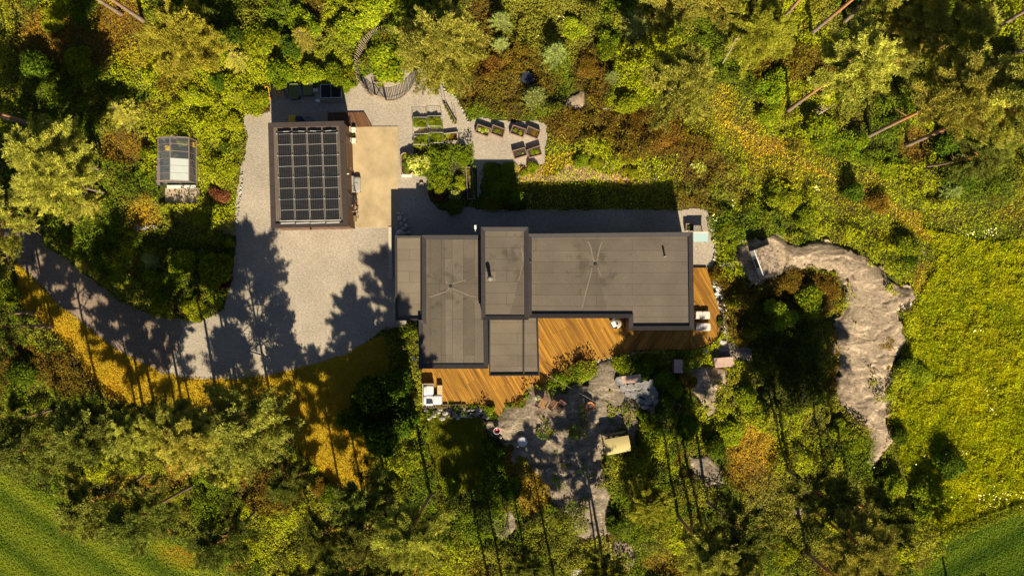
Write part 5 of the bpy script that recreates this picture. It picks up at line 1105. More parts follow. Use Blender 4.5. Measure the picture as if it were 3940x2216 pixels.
fr_ = MB(); w, h = b.x - a.x, a.y - b.y
for s in (-1, 1): fr_.cb((0, s * (h / 2 - .02), 0), (w, .04, .05)); fr_.cb((s * (w / 2 - .02), 0, 0), (.04, h - .08, .05))
fr_.cb((0, 0, .015), (.025, h - .08, .012)); f_ = fr_.build('frame', M_alu, t); c_ = MB().cb((0, 0, -.005), (w - .08, h - .08, .02)).build('cells', M_cell, t)
lg = MB()
for s in (-1, 1): lg.tube([(s * w * .35, h * .4, 0), (s * w * .35, h * .4, -.42)], .025, 6); lg.tube([(s * w * .35, -h * .4, 0), (s * w * .35, -h * .4, -.42)], .025, 6)
lg.build('stand', M_alu, t)
lad = thing('ladder', 'leaning aluminium ladder beside the log pile behind the garage', 'ladder', W(1108, 378), math.radians(14)); mb = MB()
for s in (-.15, .15): mb.cb((s, .55, .55), (.05, 1.7, .06), 0, math.radians(38))
for k in range(6): mb.cb((0, .05 + k * .22, .12 + k * .172), (.3, .03, .03))
mb.build('rails_and_rungs', mat('dull aluminium', (.30,.29,.27), .6, .1, 3), lad)
M_log = mat('orange cut log', (0.50, 0.27, 0.12), 0.8, 0.25, 6, 0.3)
for i, (lx, ly, ln, rr_) in enumerate(((1066, 355, .85, .075), (1074, 350, 1.0, .08), (1083, 362, .75, .11), (1093, 366, .45, .09))):
    c = W(lx, ly); o = MB(c).tube([(c.x + .02, c.y - ln / 2, .3), (c.x, c.y, .33), (c.x - .03, c.y + ln / 2, .36)], [rr_, rr_ * 1.04, rr_ * .92], 12).build('log', M_log, None, loc=c)
    tag(o, 'peeled orange log leaning behind the garage, %s from the left of four' % ('first', 'second', 'third', 'fourth, shortest,')[i], 'log', 'logs leaning behind the garage')
c = W(1158, 355); t = thing('wheelbarrow', 'narrow grey wheelbarrow standing between the two green lids', 'wheelbarrow', c, .12)
mb = MB(); mb.prism([(-.16, -.35), (.16, -.35), (.13, .3), (-.13, .3)], .3, .5, [(-.2, -.42), (.2, -.42), (.17, .36), (-.17, .36)]); mb.build('tray', M_zinc, t)
MB().cyl((-.04, .5, .18), (.04, .5, .18), .18, .18, 16).build('wheel', M_dark, t); mb = MB()
for s in (-1, 1): mb.tube([(s * .05, .5, .18), (s * .15, 0, .3), (s * .22, -.8, .55)], .017, 6); mb.tube([(s * .15, -.2, .3), (s * .18, -.25, 0)], .015, 6)
mb.build('handles', M_zinc, t)
M_bag = mat('yellow orange plastic', (0.60, 0.30, 0.02), 0.5, 0.1, 4)
c = W(1034, 362); t = thing('hand_truck', 'yellow orange hand truck half hidden under the shrub left of the logs', 'hand truck', c); mb = MB()
for s in (-.12, .12): mb.tube([(s, -.3, .1), (s, .45, .55)], .03, 6)
mb.tube([(-.12, .45, .55), (.12, .45, .55)], .03, 6); mb.tube([(-.12, .1, .35), (.12, .1, .35)], .02, 6); mb.cb((0, -.38, .08), (.32, .22, .03)); mb.build('frame', M_bag, t)
mb = MB(); [mb.cyl((s * .17, -.25, .12), (s * .22, -.25, .12), .12, .12, 14) for s in (-1, 1)]; mb.build('wheels', M_dark, t)
c = W(1218, 352); t = thing('hose_reel', 'white drum hose reel left of the ground solar panel', 'hose reel', c); MB().cyl((-.12, 0, .32), (.12, 0, .32), .13, .13, 16).build('drum', mat('coiled hose', (.5, .52, .5), .5, .3, 14), t); mb = MB()
for s in (-.14, .14): mb.cyl((s, 0, .32), (s + .02, 0, .32), .2, .2, 16); mb.cb((s, 0, .1), (.02, .2, .2))
mb.build('frame', M_white, t)
c = W(1226, 391); t = thing('utility_box', 'small white box at the end of the low grey edging behind the garage', 'box', c); MB().cb((0, 0, .14), (.3, .18, .28)).build('body', M_white, t); MB().cb((0, 0, .295), (.33, .21, .03)).build('lid', M_white, t)
a = W(1236, 398); b = W(1331, 395); o = MB((a.x, a.y, 0)).cb(((a.x + b.x) / 2, (a.y + b.y) / 2, .06), ((b - a).length, .06, .14)).build('garden_edging', M_grwood, None, loc=(a.x, a.y, 0)); tag(o, 'low grey board edging below the ground solar panel', 'edging')
def wheelie(px, py, m, lab, w=.48, d=.55, h=1.0):
    t = thing('wheelie_bin', lab, 'bin', W(px, py), 0, 'wheelie bins behind the garage'); MB().prism([(-w * .4, -d * .4), (w * .4, -d * .4), (w * .4, d * .4), (-w * .4, d * .4)], .05, h, [(-w / 2, -d / 2), (w / 2, -d / 2), (w / 2, d / 2), (-w / 2, d / 2)]).build('body', m if 'yellow' in lab else M_dark, t)
    MB().soft((0, 0, h + .03), (w + .06, d + .1, .08)).build('lid', m, t); mb = MB(); [mb.cyl((s * w * .4, -d * .42, .1), (s * (w * .4 + .05), -d * .42, .1), .1, .1, 14) for s in (-1, 1)]; mb.build('wheels', M_dark, t)
    MB().cyl((-w * .4, -d / 2 - .04, h), (w * .4, -d / 2 - .04, h), .018, .018, 8).build('handle', M_dark, t)
wheelie(1138, 470, mat('ochre yellow plastic', (0.78, 0.50, 0.02), 0.4, .05, 3), 'ochre yellow lidded wheelie bin against the north wall of the garage')
wheelie(1165, 474, mat('black bin plastic', (0.03, 0.035, 0.05), 0.4, .05, 3), 'black wheelie bin right of the yellow one behind the garage')
wheelie(1202, 474, mat('grey bin plastic', (0.16, 0.17, 0.19), 0.4, .05, 3), 'grey wheelie bin in the shade, furthest from the yellow one behind the garage')

# ------------------------------------------------------------------ things along the garage front
M_cream = mat('cream painted wood', (0.74, 0.66, 0.50), 0.5, .05, 4)
for i, (x, y) in enumerate(((1365, 505), (1365, 546))):
    t = thing('side_chair', 'cream slatted garden chair by the garage wall, %s of two' % ('upper', 'lower')[i], 'chair', W(x, y), 0, 'cream chairs by the garage'); mb = MB(); MB().cb((0, 0, .42), (.32, .42, .05)).build('seat', M_cream, t)
    for sx in (-.13, .13):
        for sy in (-.17, .17): MB().cb((sx, sy, .2), (.035, .035, .4)).build('leg', M_cream, t)
    mb = MB(); [mb.cb((-.2, yy, .64), (.03, .06, .42), 0, 0, .15) for yy in (-.15, -.05, .05, .15)]; mb.cb((-.23, 0, .84), (.035, .42, .05)); mb.build('backrest', M_cream, t)
t = thing('potted_plant', 'small dark pot with leaves between the two cream chairs', 'plant', W(1361, 527)); MB().lathe([(0, 0), (.11, 0), (.15, .22), (.13, .22), (.11, .18), (0, .18)], 16).build('pot', M_zinc, t); link('leaves', PROTO['green0'][1], t, (0, 0, .16)).scale = (.16,) * 3
t = thing('garden_sofa', 'grey two seat garden sofa with its back against the garage', 'sofa', W(1374, 712)); M_gfab = mat('light grey fabric', (0.33, 0.31, 0.28), .9, .06, 10, .1)
MB().soft((.1, 0, .3), (.5, 1.22, .22)).build('seat_cushion', M_gfab, t); MB().cb((-.24, 0, .42), (.14, 1.28, .42), 0, 0, -.12).build('backrest', M_gfab, t); mb = MB()
for sx in (-.25, .28):
    for sy in (-.58, .58): MB().cb((sx, sy, .09), (.05, .05, .18)).build('leg', M_dark, t)
t = thing('wooden_box', 'brown shallow wooden box at the lower end of the garage wall', 'box', W(1364, 843)); MB().cb((0, 0, .2), (.4, .42, .4)).build('body', M_gwall, t); MB().cb((.02, 0, .42), (.46, .48, .035)).build('lid', mat('ochre board', (.20, .14, .05), .7), t)
def bicycle(px, py, rz, col, lab, L=1.0, tilt=.12):
    t = thing('bicycle', lab, 'bicycle', W(px, py), rz, 'bicycles leaning by the garage'); t.rotation_euler = (tilt, 0, rz)
    m = mat('frame paint ' + str(col), col, .3, .05, 2)
    for sx in (-.52 * L, .52 * L):
        tm = MB(); tm.tube([(sx + math.cos(a) * .33, 0, .33 + math.sin(a) * .33) for a in np.linspace(0, 2 * math.pi, 25)], .022, 6); wh = tm.build('wheel', M_dark, t)
        sp = MB(); [sp.tube([(sx, 0, .33), (sx + math.cos(a) * .31, 0, .33 + math.sin(a) * .31)], .003, 3) for a in np.linspace(0, 2 * math.pi, 15)[:-1]]; sp.cyl((sx, -.04, .33), (sx, .04, .33), .025, .025, 8); sp.build('spokes', M_alu, wh)
    f = MB(); bb = (-.05, 0, .3); se = (-.2, 0, .78); hd = (.33, 0, .8); rw = (-.52 * L, 0, .33); fw_ = (.52 * L, 0, .33)
    for p, q in ((bb, se), (bb, (.36, 0, .68)), (se, hd), (se, rw), (bb, rw), (hd, fw_)): f.tube([p, q], .017, 6)
    f.build('frame', m, t); MB().tube([(.33, -.28, 1.0), (.42, -.12, .98), (.36, 0, .95), (.42, .12, .98), (.33, .28, 1.0)], .014, 6).build('handlebar', M_alu, t)
    MB().soft((-.22, 0, .88), (.26, .14, .06)).build('saddle', M_dark, t); mb = MB(); mb.cyl((-.05, -.03, .3), (-.05, .05, .3), .09, .09, 14); [mb.cb((-.05 + s * .12, s * .09, .3 - s * .1), (.09, .07, .02)) for s in (-1, 1)]; mb.build('pedals', M_zinc, t)
bicycle(1372, 762, math.radians(98), (.03, .03, .035), 'dark bicycle with the upper handlebar, next to the grey sofa')
bicycle(1377, 800, math.radians(-84), (.42, .05, .03), 'bicycle with a red part, closest to the brown wooden box')

# ------------------------------------------------------------------ raised beds
def rim(t, pts, h, m, th=.05, name='boards'):
    n = len(pts); mb = MB()
    I = inset(pts, th) if sum(pts[i][0] * pts[(i + 1) % n][1] - pts[(i + 1) % n][0] * pts[i][1] for i in range(n)) > 0 else inset(pts, -th)
    vs = [(p[0], p[1], 0) for p in pts] + [(p[0], p[1], h) for p in pts] + [(p[0], p[1], h) for p in I] + [(p[0], p[1], h * .5) for p in I]
    fs = []
    for k in range(3): fs += [(k * n + i, k * n + (i + 1) % n, (k + 1) * n + (i + 1) % n, (k + 1) * n + i) for i in range(n)]
    mb.add(vs, fs); mb.build(name, m, t); S = MB(); S.add([(p[0], p[1], h * .8) for p in inset(pts, th * .9)], [tuple(range(n))]); S.build('soil', M_soil, t)
def bed(corners, h, m, name, lab, group, crops=(), netted=False, cat='planter', th=.05):
    P3 = [W(x, y, h) for x, y in corners]; c = sum(P3, Vector()) / len(P3); t = thing(name, lab, cat, (c.x, c.y, 0), 0, group)
    pts = ccw([(p.x - c.x, p.y - c.y) for p in P3]); rim(t, pts, h, m, th)
    for (u, v, s, pr, hz) in crops:
        o = link('crop', PROTO[pr][1], t, (u, v, h * .78)); o.scale = (s, s, s * hz); o.rotation_euler = (0, 0, R.uniform(0, 6))
    if netted:
        nm = MB(); x0_ = min(p[0] for p in pts); x1_ = max(p[0] for p in pts); y0_ = min(p[1] for p in pts); y1_ = max(p[1] for p in pts)
        for xx in (x0_, x1_):
            for yy in (y0_, y1_): nm.cyl((xx, yy, 0), (xx, yy, .72), .015, .015, 6)
        for zz in (.7,): nm.tube([(x0_, y0_, zz), (x1_, y0_, zz), (x1_, y1_, zz), (x0_, y1_, zz), (x0_, y0_, zz)], .010, 4)
        nm.build('net_frame', M_alu, t)
        nt = MB()
        for q in np.linspace(x0_, x1_, 8): nt.tube([(q, y0_, .7), (q, y0_, h)], .004, 3); nt.tube([(q, y1_, .7), (q, y1_, h)], .004, 3); nt.tube([(q, y0_, .7), (q, y1_, .69)], .0025, 3)
        for q in np.linspace(h, .7, 6): nt.tube([(x0_, y0_, q), (x1_, y0_, q)], .004, 3); nt.tube([(x0_, y1_, q), (x1_, y1_, q)], .004, 3)
        nt.build('net', M_dark, t)
    return t
M_bed = mat('bleached bed boards', (0.50, 0.41, 0.31), .85, .18, 6, .2); M_collar = mat('brown pallet collar', (0.26, 0.165, 0.12), .8, .18, 6, .2)
cr = lambda a, b, s=.3, hz=.5: tuple((R.uniform(-a, a), R.uniform(-b, b), s * R.uniform(.6, 1.1), 'lime%d' % R.randrange(3) if R.random() < .45 else 'green%d' % R.randrange(3), hz) for _ in range(14))
G5 = 'bleached board raised beds on the gravel'
bed([(1591,461),(1643,456),(1644,490),(1592,495)], .32, M_bed, 'raised_bed', 'netted raised bed, upper left of the five together', G5, cr(.45, .26, .34, .7), True)
bed([(1648,457),(1699,451),(1701,484),(1650,490)], .32, M_bed, 'raised_bed', 'netted raised bed, upper right of the five together', G5, cr(.45, .26, .34, .7), True)
bed([(1594,525),(1648,519),(1651,553),(1597,560)], .32, M_bed, 'raised_bed', 'netted raised bed, lower left of the five together', G5, cr(.45, .28, .36, .7), True)
bed([(1653,520),(1703,514),(1706,547),(1656,553)], .32, M_bed, 'raised_bed', 'netted raised bed, lower middle of the five together', G5, cr(.45, .28, .36, .7), True)
bed([(1708,514),(1760,508),(1762,541),(1710,547)], .32, M_bed, 'raised_bed', 'raised bed without net and with yellow flowers, right end of the lower row', G5, ((-.3,.15,.25,'lime0',.4),(0.1,0,.3,'heath0',.3),(.3,-.1,.3,'heath1',.3),(-.2,-.15,.3,'heath0',.3)))
G6 = 'brown pallet collar planters at the gravel end'
q = lambda L_: [(1500 + a / 2.634, 350 + b / 2.634) for a, b in L_]
bed(q([(890,335),(1027,381),(992,466),(864,420)]), .42, M_collar, 'pallet_planter', 'brown pallet collar planter full of yellow flowers, leftmost of the six', G6, tuple((R.uniform(-.42,.42), R.uniform(-.2,.2), .2, 'hydra0' if i % 2 else 'lime2', .5) for i in range(9)))
bed(q([(1043,340),(1170,387),(1145,478),(1020,430)]), .42, M_collar, 'pallet_planter', 'brown pallet collar planter with sparse green shoots, touching the yellow flowered one', G6, tuple((R.uniform(-.3,.2), R.uniform(-.15,.2), .16, 'green0', .5) for i in range(6)))
bed(q([(1248,343),(1380,386),(1352,474),(1215,430)]), .42, M_collar, 'pallet_planter', 'brown pallet collar planter with two lime lettuces, left of the right hand upper pair', G6, ((-.22,.06,.2,'lime0',.7),(.2,-.12,.21,'lime1',.7)))
bed(q([(1400,353),(1528,405),(1497,490),(1370,442)]), .42, M_collar, 'pallet_planter', 'brown pallet collar planter with brownish herbs, rightmost of the upper row', G6, tuple((R.uniform(-.35,.35), R.uniform(-.2,.2), .2, 'heath%d' % (i % 2), .35) for i in range(8)))
bed(q([(1238,607),(1368,570),(1397,652),(1264,692)]), .42, M_collar, 'pallet_planter', 'brown pallet collar planter nearly bare with one pale cabbage, left of the lower pair', G6, ((.22,.0,.13,'white0',.6),(-.15,.05,.1,'green1',.6)))
bed(q([(1386,600),(1520,551),(1545,645),(1412,680)]), .42, M_collar, 'pallet_planter', 'brown pallet collar planter with leafy greens, right of the lower pair', G6, ((-.2,0,.22,'lime1',.6),(.05,.1,.2,'green0',.6),(.2,-.02,.2,'lime0',.6),(-.05,-.12,.15,'green1',.6)))
zo = 1500; t = bed([(1541,596),(1552,588),(1580,588),(1590,600),(1590,662),(1578,673),(1551,672),(1542,660)], .42, mat('salmon tinted boards', (.52, .36, .24), .8, .12, 6), 'octagon_planter', 'long eight sided timber planter beside the sandy concrete', None,
    ((0,.72,.3,'lime2',.5),(-.15,.6,.25,'lime0',.5),(.15,.62,.25,'hydra0',.4),(0,.0,.36,'darkg0',.5),(0,-.35,.3,'green0',.5),(0,-.68,.2,'lime1',.6)))
o = slab_thing('stone_block', 'white stone block at the foot of the eight sided planter', 'block', [(1546,673),(1585,673),(1585,681),(1546,681)], 0, .2, mat('white stone', (.66,.62,.54)))
bed([(1791,643),(1816,643),(1826,766),(1799,768)], .38, M_grwood, 'trough', 'long narrow grey timber trough with orange flowers, at the edge of the house shadow', None, tuple((R.uniform(-.1,.1) - .15 * (.9 - k * .25), 1.05 - k * .26, .2, 'heath0' if k % 2 else 'lime2', .5) for k in range(6)))
t = bed([(1706,402),(1716,399),(1759,474),(1750,480)], .28, M_grwood, 'trough', 'slanting narrow trough with four tall stakes on the gravel', None, tuple((-.38 + k * .16, .55 - k * .3, .16, 'green%d' % (k % 3), .6) for k in range(5)), th=.03)
mb = MB()
for (x, y) in ((1705,401),(1716,398),(1751,470),(1760,476)):
    p = W(x, y) - t.location; mb.cyl((p.x, p.y, 0), (p.x, p.y, 1.15), .02, .02, 6)
mb.build('stake', M_grwood, t)
t = thing('stone_bowl', 'round grey stone bowl on the gravel at the house shadow edge', 'bowl', W(1623, 711)); MB().lathe([(0, 0), (.12, 0), (.17, .12), (.17, .18), (.14, .18), (.12, .1), (0, .06)], 20).build('bowl', M_grwood, t)

# ------------------------------------------------------------------ boulders and dry stone walls
M_stone = rock_mat('pale field stone', (0.46, 0.42, 0.36)); M_stone2 = rock_mat('white quartz stone', (0.70, 0.66, 0.58))
def stones(name, lab, cat, pts, n, w, rmin, rmax, m, hh=.2, seed=1):
    rr_ = random.Random(seed); A = W(*pts[0]); mb = MB(A); seg = [(W(*pts[i]), W(*pts[i + 1])) for i in range(len(pts) - 1)]; Ls = [(b - a).length for a, b in seg]
    for k in range(n):
        u = (k + rr_.random()) / n * sum(Ls); i = 0
        while i < len(Ls) - 1 and u > Ls[i]: u -= Ls[i]; i += 1
        a, b = seg[i]; d = (b - a).normalized(); nn = Vector((-d.y, d.x, 0)); c = a + d * u + nn * rr_.uniform(-w, w) / 2; r = rr_.uniform(rmin, rmax)
        mb.rock((c.x, c.y, rr_.uniform(.3, 1) * hh), (r * rr_.uniform(.8, 1.3), r * rr_.uniform(.7, 1.1), r * .7), seed * 100 + k, 5)
    o = mb.build(name, m, None, loc=A); return tag(o, lab, cat)
stones('dry_stone_wall', 'low dry stone retaining wall between the sofa planter row and the small lawn', 'wall', [(1640,1590),(1880,1588)], 60, .75, .10, .22, M_stone, .3, 1)
stones('dry_stone_wall', 'row of pale boulders along the right side of the orange deck', 'wall', [(2748,1075),(2765,1140),(2780,1200),(2790,1250),(2796,1290)], 48, .5, .08, .20, M_stone2, .12, 2)
stones('stone_edging', 'crumbling stone edging below the orange deck', 'wall', [(2300,1392),(2393,1370),(2450,1354),(2560,1352)], 34, .3, .08, .16, M_stone, .08, 3)
stones('stone_edging', 'short stone edging row below the greenhouse landing', 'wall', [(515,877),(610,872)], 12, .3, .12, .2, M_stone, .12, 4)
stones('stone_edging', 'thin rim of stones between the gravel yard and the plants left of it', 'wall', [(912,900),(912,840),(925,760),(932,700),(935,660)], 30, .12, .05, .1, M_stone, .06, 6)
stones('stone_edging', 'scattered stone rim at the right of the house end gravel', 'wall', [(2738,860),(2750,930),(2752,1000)], 20, .15, .06, .13, M_stone2, .06, 7)
stones('stone_edging', 'pale stone rim of the gravel nook near the round fence', 'wall', [(1650,272),(1680,282),(1712,350),(1755,372),(1805,475)], 22, .1, .05, .12, M_stone, .05, 8)
for i, (x, y, r) in enumerate([(1538,840,.22),(1545,862,.2),(1556,880,.24),(1540,893,.26),(1557,898,.22),(1572,896,.2),(1563,868,.17),(1530,905,.22),(1566,842,.14),(1534,822,.16),(1549,826,.15),(1575,872,.15),(1557,848,.14)]):
    c = W(x, y); o = MB(c).rock((c.x, c.y, r * .5), (r, r * .85, r * .7), 300 + i, 6).build('boulder', M_stone if i % 3 else M_stone2, None, loc=c); tag(o, 'rounded boulder in the pile at the upper left corner of the house', 'boulder', 'boulders piled at the house corner')
for i, (x, y, a, b_, h, l) in enumerate([(2778,1311,.33,.28,.3,'squared pale boulder at the lower right corner of the orange deck'),(2716,1348,.2,.16,.15,'small white quartz boulder left of the squared pale one below the deck'),(2796,1020,.65,.14,.08,'long white stone slab between the gravel strip and the big rock'),
     (1838,1584,.2,.14,.12,'left of the two white stones beside the terrace below the sofa'),(1854,1586,.12,.14,.12,'right of the two white stones beside the terrace below the sofa'),(1871,1553,.16,.09,.1,'white stone at the deck edge above the round topped tree'),(1908,1602,.11,.11,.1,'white pebble at the lower point of the deck'),
     (2215,2195,.5,.3,.2,'grey boulder near the bottom edge left of the round pale rock'),(2330,418,.25,.1,.1,'yellowish flat stone in the heather right of the bare rock patch')]):
    c = W(x, y); mb = MB(c)
    if i == 2: mb.cb((c.x, c.y, .1), (1.25, .3, .2), -.03)
    else: mb.rock((c.x, c.y, h * .5), (a, b_, h * .6 + .05), 400 + i, 6)
    o = mb.build('boulder' if i != 2 else 'stone_slab', M_stone2 if i not in (0, 7) else M_stone, None, loc=c); tag(o, l, 'stone')
# pale crazy paving
M_pave = rock_mat('dapple shaded paving', (0.25, 0.24, 0.225)); pv = thing('stone_paving', 'crazy paving of white stone slabs beside the timber bench, in dappled shade', 'paving', W(2450, 1510)); rng = random.Random(9)  # white slabs coloured darker to carry the dappled shade
cells = [(2385,1463,30,20),(2400,1490,22,18),(2425,1488,20,16),(2452,1483,20,18),(2478,1478,16,20),(2505,1478,20,24),(2440,1515,24,18),(2475,1510,22,18),(2508,1512,24,20),(2458,1540,18,14),(2490,1540,20,16),(2515,1540,14,16),(2478,1562,18,10),(2412,1512,12,12)]
mb = MB(pv.location)
for (x, y, a, b_) in cells:
    k = 7; ph_ = rng.uniform(0, 1); poly = [tuple(W(x + a * .93 * rng.uniform(.85, 1.1) * math.cos(ph_ + 6.283 * i / k), y + b_ * rng.uniform(.85, 1.1) * math.sin(ph_ + 6.283 * i / k))[:2]) for i in range(k)]
    mb.prism(poly, 0, .5 + rng.uniform(-.02, .02))
mb.build('paving_slabs', M_pave, pv); pv.location.z = 0

# ------------------------------------------------------------------ terrace furniture
M_cush = mat('white outdoor cushion', (0.62, 0.62, 0.63), .8, .04, 3, .1); M_wick = mat('pale wicker frame', (0.42, 0.34, 0.24), .7, .2, 12, .3)
so = thing('corner_sofa', 'white cushioned corner sofa at the left end of the orange deck', 'sofa', W(1668, 1516, 0)); so.location.z = .18
u = 1 / PPM; sp = lambda x, y: ((x - 1668) * u, -(y - 1516) * u)
def bxp(mb, x0, y0, x1, y1, z0, z1): a = sp(x0, y0); b = sp(x1, y1); mb.box(min(a[0], b[0]), min(a[1], b[1]), z0, max(a[0], b[0]), max(a[1], b[1]), z1); return mb
mb = bxp(MB(), 1633, 1474, 1671, 1553, .05, .26); bxp(mb, 1671.2, 1515, 1704, 1553, .05, .26); bxp(mb, 1629, 1472, 1633, 1553, .05, .6); bxp(mb, 1634, 1471, 1671, 1474, .05, .6); mb.build('frame', M_wick, so)
def cush(x, y, w, h, z, th, name='seat_cushion'): p = sp(x, y); MB().soft((p[0], p[1], z), (w * u, h * u, th)).build(name, M_cush, so, True)
cush(1654, 1497, 34, 36, .36, .17); cush(1654, 1534, 34, 36, .36, .17); cush(1686, 1534, 32, 36, .36, .17); cush(1640, 1497, 11, 36, .55, .34, 'back_cushion'); cush(1639, 1532, 11, 34, .55, .34, 'back_cushion'); cush(1655, 1549, 30, 10, .55, .32, 'back_cushion')
t = thing('side_table', 'slim beige coffee table beside the white corner sofa', 'table', (W(1695, 1497).x, W(1695, 1497).y, .18)); MB().cb((0, 0, .36), (.42, .78, .06)).build('table_top', mat('beige teak', (.52, .38, .19), .7, .1, 5), t)
for sx in (-.17, .17):
    for sy in (-.34, .34): MB().cb((sx, sy, .165), (.05, .05, .33)).build('leg', M_wick, t)
for i, (x, w, c) in enumerate(((1633, 18, None), (1655, 16, None), (1671, 11, None), (1700, 44, 'heath0'), (1752, 50, 'lime0'), (1786, 14, 'heath1'))):
    t = bed([(x - w / 2 + .5, 1556), (x + w / 2 - .5, 1556), (x + w / 2 - .5, 1569), (x - w / 2 + .5, 1569)], .34, M_grwood, 'planter_box', ('square dark planter box, first from the left below the sofa', 'planter box second from the left below the sofa', 'small light rimmed planter box third from the left below the sofa', 'planter box with ochre plants below the coffee table', 'planter box with lime plants right of the ochre one', 'planter box with rusty plants at the right end of the row')[i], 'planter boxes below the terrace',
        tuple((R.uniform(-w * .4, w * .4) * u, R.uniform(-.05, .05), .16, c, .8) for _ in range(max(1, int(w / 7)))) if c else (), th=.03)
M_lounge = mat('beige lounger fabric', (0.66, 0.58, 0.48), .8, .05, 5)
for i, (y, x) in enumerate(((1211, 2697), (1256, 2699))):
    t = thing('sun_lounger', 'beige sun lounger half under the house eave, %s of two' % ('upper', 'lower')[i], 'lounger', (W(x, y).x, W(x, y).y, .18), 0, 'sun loungers at the house end')
    MB().soft((.30, 0, .30), (.62, .62, .09)).build('mattress', M_lounge, t); MB().soft((-.28, 0, .33), (.54, .62, .09)).build('backrest', M_lounge, t); mb = MB(); mb.cb((0, .3, .22), (1.2, .04, .05)); mb.cb((0, -.3, .22), (1.2, .04, .05)); mb.build('frame', M_alu, t)
    for sx in (-.5, .5):
        for sy in (-.28, .28): MB().cyl((sx, sy, 0), (sx, sy, .22), .018, .018, 8).build('leg', M_alu, t)
    MB().tube([(-.5 + .25 * math.cos(a), .33, .3 + .25 * math.sin(a)) for a in np.linspace(0, math.pi, 12)], .015, 6).build('armrest', M_dark, t)
M_rib = mat('brown rattan ribs', (0.20, 0.14, 0.10), .7, .2, 8); M_shell = mat('grey beige rattan', (0.40, 0.34, 0.27), .8, .15, 20, .3)
def egg(px, py, z, rz, r, lab, mc, full=1.0):
    t = thing('basket_chair', lab, 'chair', (W(px, py).x, W(px, py).y, z), rz); prof = [(0, .15), (r * .5, .17), (r * .85, .32), (r, .55), (r * .97, .72)]
    sh = MB(); sh.lathe(prof, 26); sh.build('shell', M_shell, t, True); rb_ = MB()
    for k in range(16): a = 2 * math.pi * k / 16; rb_.tube([(math.cos(a) * q_ * 1.02, math.sin(a) * q_ * 1.02, w_) for q_, w_ in prof] + [(math.cos(a) * r * .5, math.sin(a) * r * .5, 1.02 * (.4 + .6 * (math.cos(a) > 0)))] if math.cos(a) > -.1 else [(math.cos(a) * q_ * 1.02, math.sin(a) * q_ * 1.02, w_) for q_, w_ in prof], .009, 5)
    rb_.tube([(math.cos(a) * r, math.sin(a) * r, .72) for a in np.linspace(0, 2 * math.pi, 25)], .016, 6); rb_.build('ribs', M_rib, t)
    hood = MB(); n = 10; vs = []; fs = []
    for j in range(6):
        ph = j / 5 * 1.25
        for i in range(n + 1):
            a = -math.pi / 2 + math.pi * i / n; vs.append((math.cos(a) * r * math.cos(ph), math.sin(a) * r * math.cos(ph), .73 + r * .65 * math.sin(ph)))
    for j in range(5): fs += [(j * (n + 1) + i, j * (n + 1) + i + 1, (j + 1) * (n + 1) + i + 1, (j + 1) * (n + 1) + i) for i in range(n)]
    if full: hood.add(vs, fs); hood.build('hood', M_shell, t, True)
    MB().soft((-.05, 0, .42), (r * 1.7, r * 1.7, .2), 0, 8, .8).build('cushion', mc, t, True); MB().soft((-r * .35, 0, .62), (r * .9, r * 1.25, .2), .2).build('pillow', mc, t, True)
    mb = MB(); [mb.cyl((math.cos(a) * r * .3, math.sin(a) * r * .3, .16), (math.cos(a) * r * .7, math.sin(a) * r * .7, 0), .015, .015, 6) for a in (.8, 2.4, 3.9, 5.5)]; mb.build('feet', M_dark, t)
egg(2364, 1242, .18, 0.25, .44, 'round rattan basket chair with white cushions and ribbed hood in the deck corner', M_cush)
def wirechair(px, py, r, lab):
    t = thing('wire_chair', lab, 'chair', W(px, py), 0); mb = MB(); h0 = .78
    for k in range(12):
        a = math.pi * k / 12; mb.tube([(math.cos(a) * r * q_, math.sin(a) * r * q_, h0 - .3 * (1 - abs(q_) ** 2)) for q_ in np.linspace(-1, 1, 13)], .008, 4)
    for q_ in (.4, .7, 1.0): mb.tube([(math.cos(a) * r * q_, math.sin(a) * r * q_, h0 - .3 * (1 - q_ ** 2)) for a in np.linspace(0, 2 * math.pi, 25)], .010, 5)
    mb.build('wire_shell', M_dark, t); MB().soft((0, 0, h0 - .12), (r * 1.8, r * 1.8, .18), 0, 8, 1.0).build('cushion', M_cush, t, True)
    for a in (.8, 2.4, 3.9, 5.5): MB().cyl((math.cos(a) * r * .4, math.sin(a) * r * .4, h0 - .28), (math.cos(a) * r * .8, math.sin(a) * r * .8, 0), .016, .016, 6).build('leg', M_dark, t)
wirechair(2010, 1692, .46, 'round wire bowl chair with a white cushion below the rock terrace')

# ------------------------------------------------------------------ on the rock terrace
RZ = .56
M_teak = mat('red brown teak', (0.11, 0.052, 0.03), .65, .22, 7); M_teak2 = mat('amber teak', (0.30, 0.15, 0.05), .65, .15, 7)
def deckchair(px, py, rz, lab, m):
    t = thing('garden_chair', lab, 'chair', (W(px, py).x, W(px, py).y, RZ), rz, 'slatted garden chairs on the rock'); st_ = MB(); [st_.cb((0, -.3 + k * .085, .32 + .05 * k / 6), (.56, .06, .022)) for k in range(8)]; st_.build('seat', m, t)
    bk = MB(); [bk.cb((-.24 + k * .08, .52, .62), (.06, .62, .022), 0, math.radians(48)) for k in range(7)]; bk.cb((0, .68, .78), (.6, .05, .03), 0, .8); bk.build('backrest', M_teak, t)
    fo = MB(); [fo.cb((-.2 + k * .1, -.62, .26), (.055, .5, .022), 0, .12) for k in range(5)]; fo.cb((0, -.86, .23), (.5, .05, .03)); fo.build('footrest', M_teak, t)
    for s in (-1, 1):
        MB().cb((s * .33, .02, .5), (.09, .68, .025)).build('armrest', M_teak2, t)
        for yy in (-.26, .3): MB().cb((s * .3, yy, .24), (.04, .06, .5)).build('leg', M_teak, t)
deckchair(2090, 1547, math.radians(-25), 'slatted teak chair with amber seat, left of the small round table', M_teak2)
